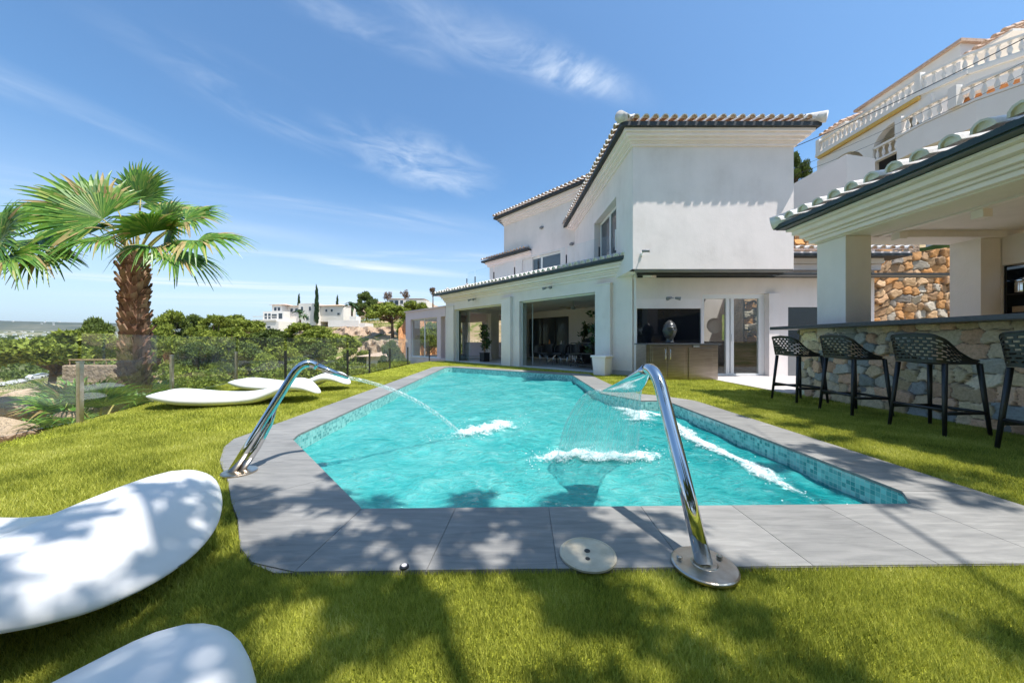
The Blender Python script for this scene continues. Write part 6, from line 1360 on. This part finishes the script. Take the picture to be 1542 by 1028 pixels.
for x, y, w_, h, d in ((416, 468, 4, 5, 0), (422, 468, 4, 5, 0), (434, 469, 4, 5, 2), (442, 469, 4, 5, 2), (456, 468, 3.4, 6, 1), (469, 468, 3.2, 6, 1), (488, 469, 3, 3.6, 3), (497, 469, 3, 3.6, 3), (411, 481, 4, 8, -2.2), (417, 481, 4, 8, -2.2), (425, 480, 8, 6, -2.2), (435, 481, 6, 8, -2.2), (417, 498, 3, 4, -5), (430, 495, 5, 3, -5), (465, 482, 4, 5, 1), (508, 474, 4, 3, 3)):
    bx_win(HA, MA, (x - 405) * S, (500 - y) * S, w_ * S, h * S, d)
mb = MB(MA)
for k in range(12): xx = (405 + k * 3) * S; mb.box(xx, -5.1, (500 - 483) * S, xx + .12, -5.0, (500 - 479) * S)
mb.box(-.1, -5.12, (500 - 479) * S, 37 * S, -4.98, (500 - 478) * S); mb.build('balustrade', 'plaster_far', HA)
YB = 112; S = YB / 514; zB = pz(470, YB); HB = empty('hilltop_house', (px(610, YB), YB, zB), 'low white house with arches and a tiled roof on the hilltop', 'house'); MBm = Matrix.Translation((px(405, YB), YB, pz(500, YB))) @ Matrix.Rotation(R(-0), 4, 'Z')
boxpx(HB, 600, 642, 452, 476, 0, 8, 'plaster_far', 'wall', MBm); boxpx(HB, 580, 600, 448, 470, 3, 9, 'plaster_far', 'wall', MBm); hroof(HB, 580, 601, 448, 3, 9, MBm, 4); hroof(HB, 608, 637, 449.5, .5, 7, MBm, 4); boxpx(HB, 608, 637, 450, 452, .5, 7.5, 'plaster_far', 'wall', MBm)
for x, y, w_, h, d in ((605, 457, 4.5, 5, 0), (614, 457, 5, 4.5, 0), (625, 457, 4.5, 4.5, 0), (637, 463, 2, 3, 0), (585, 457, 5, 6, 3), (593, 457, 6, 6, 3), (620, 470, 5, 4, 0)): bx_win(HB, MBm, (x - 405) * S, (500 - y) * S, w_ * S, h * S, d)
YC = 80; S = YC / 514; MC = Matrix.Translation((px(405, YC), YC, pz(500, YC))); HC_ = empty('terrace_wall', (px(520, YC), YC, pz(492, YC)), 'long low white terrace wall with a small white block, below the cypresses', 'wall'); boxpx(HC_, 494, 540, 482, 492, 0, 1, 'plaster_far', 'wall', MC); boxpx(HC_, 526, 536, 476, 482, .1, 2.5, 'plaster_far', 'block', MC); boxpx(HC_, 540, 549, 486, 493, .2, 5, 'plaster_far', 'end_wall', MC)
# rocky terraces on the hill
mt = M['rock']
def ledge(x0, x1, y0, y1, Y, lb, mat='rock'):
    n = 26; vs = []
    for i in range(n + 1):
        for j in range(7):
            a = x0 + (x1 - x0) * i / n; b = y1 + (y0 - y1) * j / 6; yy = Y + j * .9 + .8 * math.sin(i * 1.3 + j) + random.uniform(-.5, .5); e = min(i, n - i) / n
            vs.append((px(a, yy), yy, pz(b, yy) - max(0, .12 - e) * 12 + random.uniform(-.2, .2)))
    for i in range(n + 1): vs.append((vs[i * 7 + 6][0], Y + 14, vs[i * 7 + 6][2] - 1))
    mb = MB(); mb.add(vs, [(i * 7 + j, (i + 1) * 7 + j, (i + 1) * 7 + j + 1, i * 7 + j + 1) for i in range(n) for j in range(6)] + [(i * 7 + 6, (i + 1) * 7 + 6, (n + 1) * 7 + i + 1, (n + 1) * 7 + i) for i in range(n)]); tag(mb.build('hill_terrace', mat, recalc=True), kind='structure')
ledge(500, 600, 492, 512, 74, ''); ledge(536, 625, 512, 536, 48, ''); ledge(540, 660, 455, 478, 118, '', 'rock'); ledge(600, 690, 480, 548, 40, '', 'orangerock')
hs = empty('small_house', (px(570, 30), 30, pz(560, 30)), 'small house with a pale tiled roof below the terraces, left of the sunroom', 'house'); S = 30 / 514; Mh = Matrix.Translation((px(405, 30), 30, pz(500, 30)))
boxpx(hs, 552, 581, 536, 566, 0, 3, 'plaster_far', 'wall', Mh); hroof(hs, 550, 583, 536, -.3, 3.3, Mh, 9); bx_win(hs, Mh, (562 - 405) * S, (500 - 556) * S, 6 * S, 9 * S, 0)
# a tree seen through the sunroom
o = copy_tree(protoA, 'small pine seen through the sunroom glass against the ochre rock'); put(o, px(641, 27), 27, pz(482, 27) + 1.9, 2.6, -1.9, 0)
# distant town: too many to count
tn = MB()
for i in range(130):
    Y = random.choice((random.uniform(350, 1500), random.uniform(2000, 4500))); s_ = random.uniform(-1.6, -.75); X = s_ * Y; z = float(terr(X, Y)); q = random.uniform(3, 6) * (1 + Y / 6000); h = random.uniform(3, 7) * (1 + Y / 5000)
    tn.box(X - q, Y - q * .6, z - 3, X + q, Y + q * .6, z + h)
tag(tn.build('town', 'plaster_far', recalc=False), 'scattered pale houses of a distant town on the plain', 'town', kind='stuff')
fw = rng.uniform(0, 1, 650) ** 1.1 * 900 + 130; fx_ = rng.uniform(-1.65, -.9, 650) * fw; fz = terr(fx_, fw)
tag(sarr('distant_trees', np.concatenate([leafcloud([(x, y, z + 1.5)], [(2.6 + y * .004,) * 2 + (1.8,)], 60, .8 + y * .002) for x, y, z in zip(fx_, fw, fz)]), 3, 'pinedark'), 'far dark trees dotted over the plain', 'trees', kind='stuff')

# ================================================================ the tree over the viewer that throws the dappled shade
tr = empty('overhanging_pine', (3.4, -3.2, -.1), 'large pine standing behind the viewer whose branches shade the near lawn', 'pine tree')
mb = MB(); mb.tube([(3.4, -3.2, -.3), (3.2, -2.8, 2), (2.6, -2.0, 4.2), (1.9, -1.0, 5.6)], [.24, .20, .15, .08], 12)
BR = [((2.6, -2.0, 4.2), (.6, -.6, 5.2), (-.8, -.1, 5.0)), ((2.2, -1.4, 5.0), (1.6, .2, 5.6), (.9, 1.0, 5.6)), ((2.6, -2, 4.2), (4.0, .5, 5.8), (4.9, 2.6, 6.4)), ((1.9, -1, 5.6), (.6, .2, 5.7), (-.6, .7, 5.5))]
for k_, b in enumerate(BR): mb.tube(bez(*b, 8), [(.055 - .006 * i) * (.5 if k_ == 2 else 1) for i in range(9)], 7)
mb.build('trunk', 'bark', tr, smooth=True)
def sh(X, Y, h): return (X + h * .339, Y - h * .22, h)
cl = []
for i in range(108):
    h = random.uniform(4.4, 6.0); q = (random.uniform(-3.0, 1.0), random.uniform(.15, 2.35))
    if q[0] > .3 and q[1] > 2.25 - .5 * q[0]: continue
    if q[0] < -2.0 and q[1] > 1.6: continue
    cl.append((sh(*q, h), random.uniform(.09, .21)))
for i in range(44):
    h = random.uniform(4.3, 6.0); cl.append((sh(random.uniform(-2.4, .6), random.uniform(1.25, 2.45), h), random.uniform(.08, .17)))
for i in range(4): h = random.uniform(5, 6); cl.append((sh(random.uniform(1.3, 2.6), random.uniform(.7, 1.35), h), random.uniform(.1, .2)))
for i in range(30): h = random.uniform(5.4, 6.4); cl.append((sh(random.uniform(2.3, 3.9), random.uniform(1.9, 6.2), h), random.uniform(.12, .26)))
cl = [c for c in cl if c[0][2] - EYE > 1.25 * max(c[0][1] + c[1], 0) + .4]
sarr('crown', leafcloud([c for c, _ in cl], [(r * 1.2, r * .8, r * .6) for _, r in cl], [int(620 * r) for _, r in cl], .055, up=.3, elong=2, shell=.2), 3, 'pinedark', tr, origin=tuple(OFF[tr.name]))
for i, (x, y, h, wd, k_, lb) in enumerate(((-6.5, -9, 13, 8, 0, 'added unseen pine behind the viewer blocking sky light, to the left'), (0, -9.5, 14, 8, 1, 'added unseen pine straight behind the viewer blocking sky light'), (6, -9.5, 14, 8, 2, 'added unseen pine behind the viewer blocking sky light, to the right'), (12, -9, 13, 8, 0, 'added unseen pine behind the viewer blocking sky light, beyond the bar'))):
    o = copy_tree((protoB, protoC, protoC)[k_], lb); o['group'] = 'unseen pines added to block sky light'; put(o, x, y, h, wd, -1.5)  # unseen pines, added to cut the low sky light on the front wall
# ================================================================ air
HAZE = 1
if HAZE:
    mb = MB(); mb.box(-14500, -14500, -120, 14500, 14500, 420); m, N, L, b = newmat('haze'); N.remove(b); v = N.new('ShaderNodeVolumePrincipled'); v.inputs['Color'].default_value = (.62, .78, 1, 1); v.inputs['Density'].default_value = .00004; v.inputs['Anisotropy'].default_value = .3; L.new(v.outputs[0], N['Material Output'].inputs['Volume'])
    o = mb.build('haze', m); tag(o, 'thin blue air over the valley', 'haze', kind='stuff')
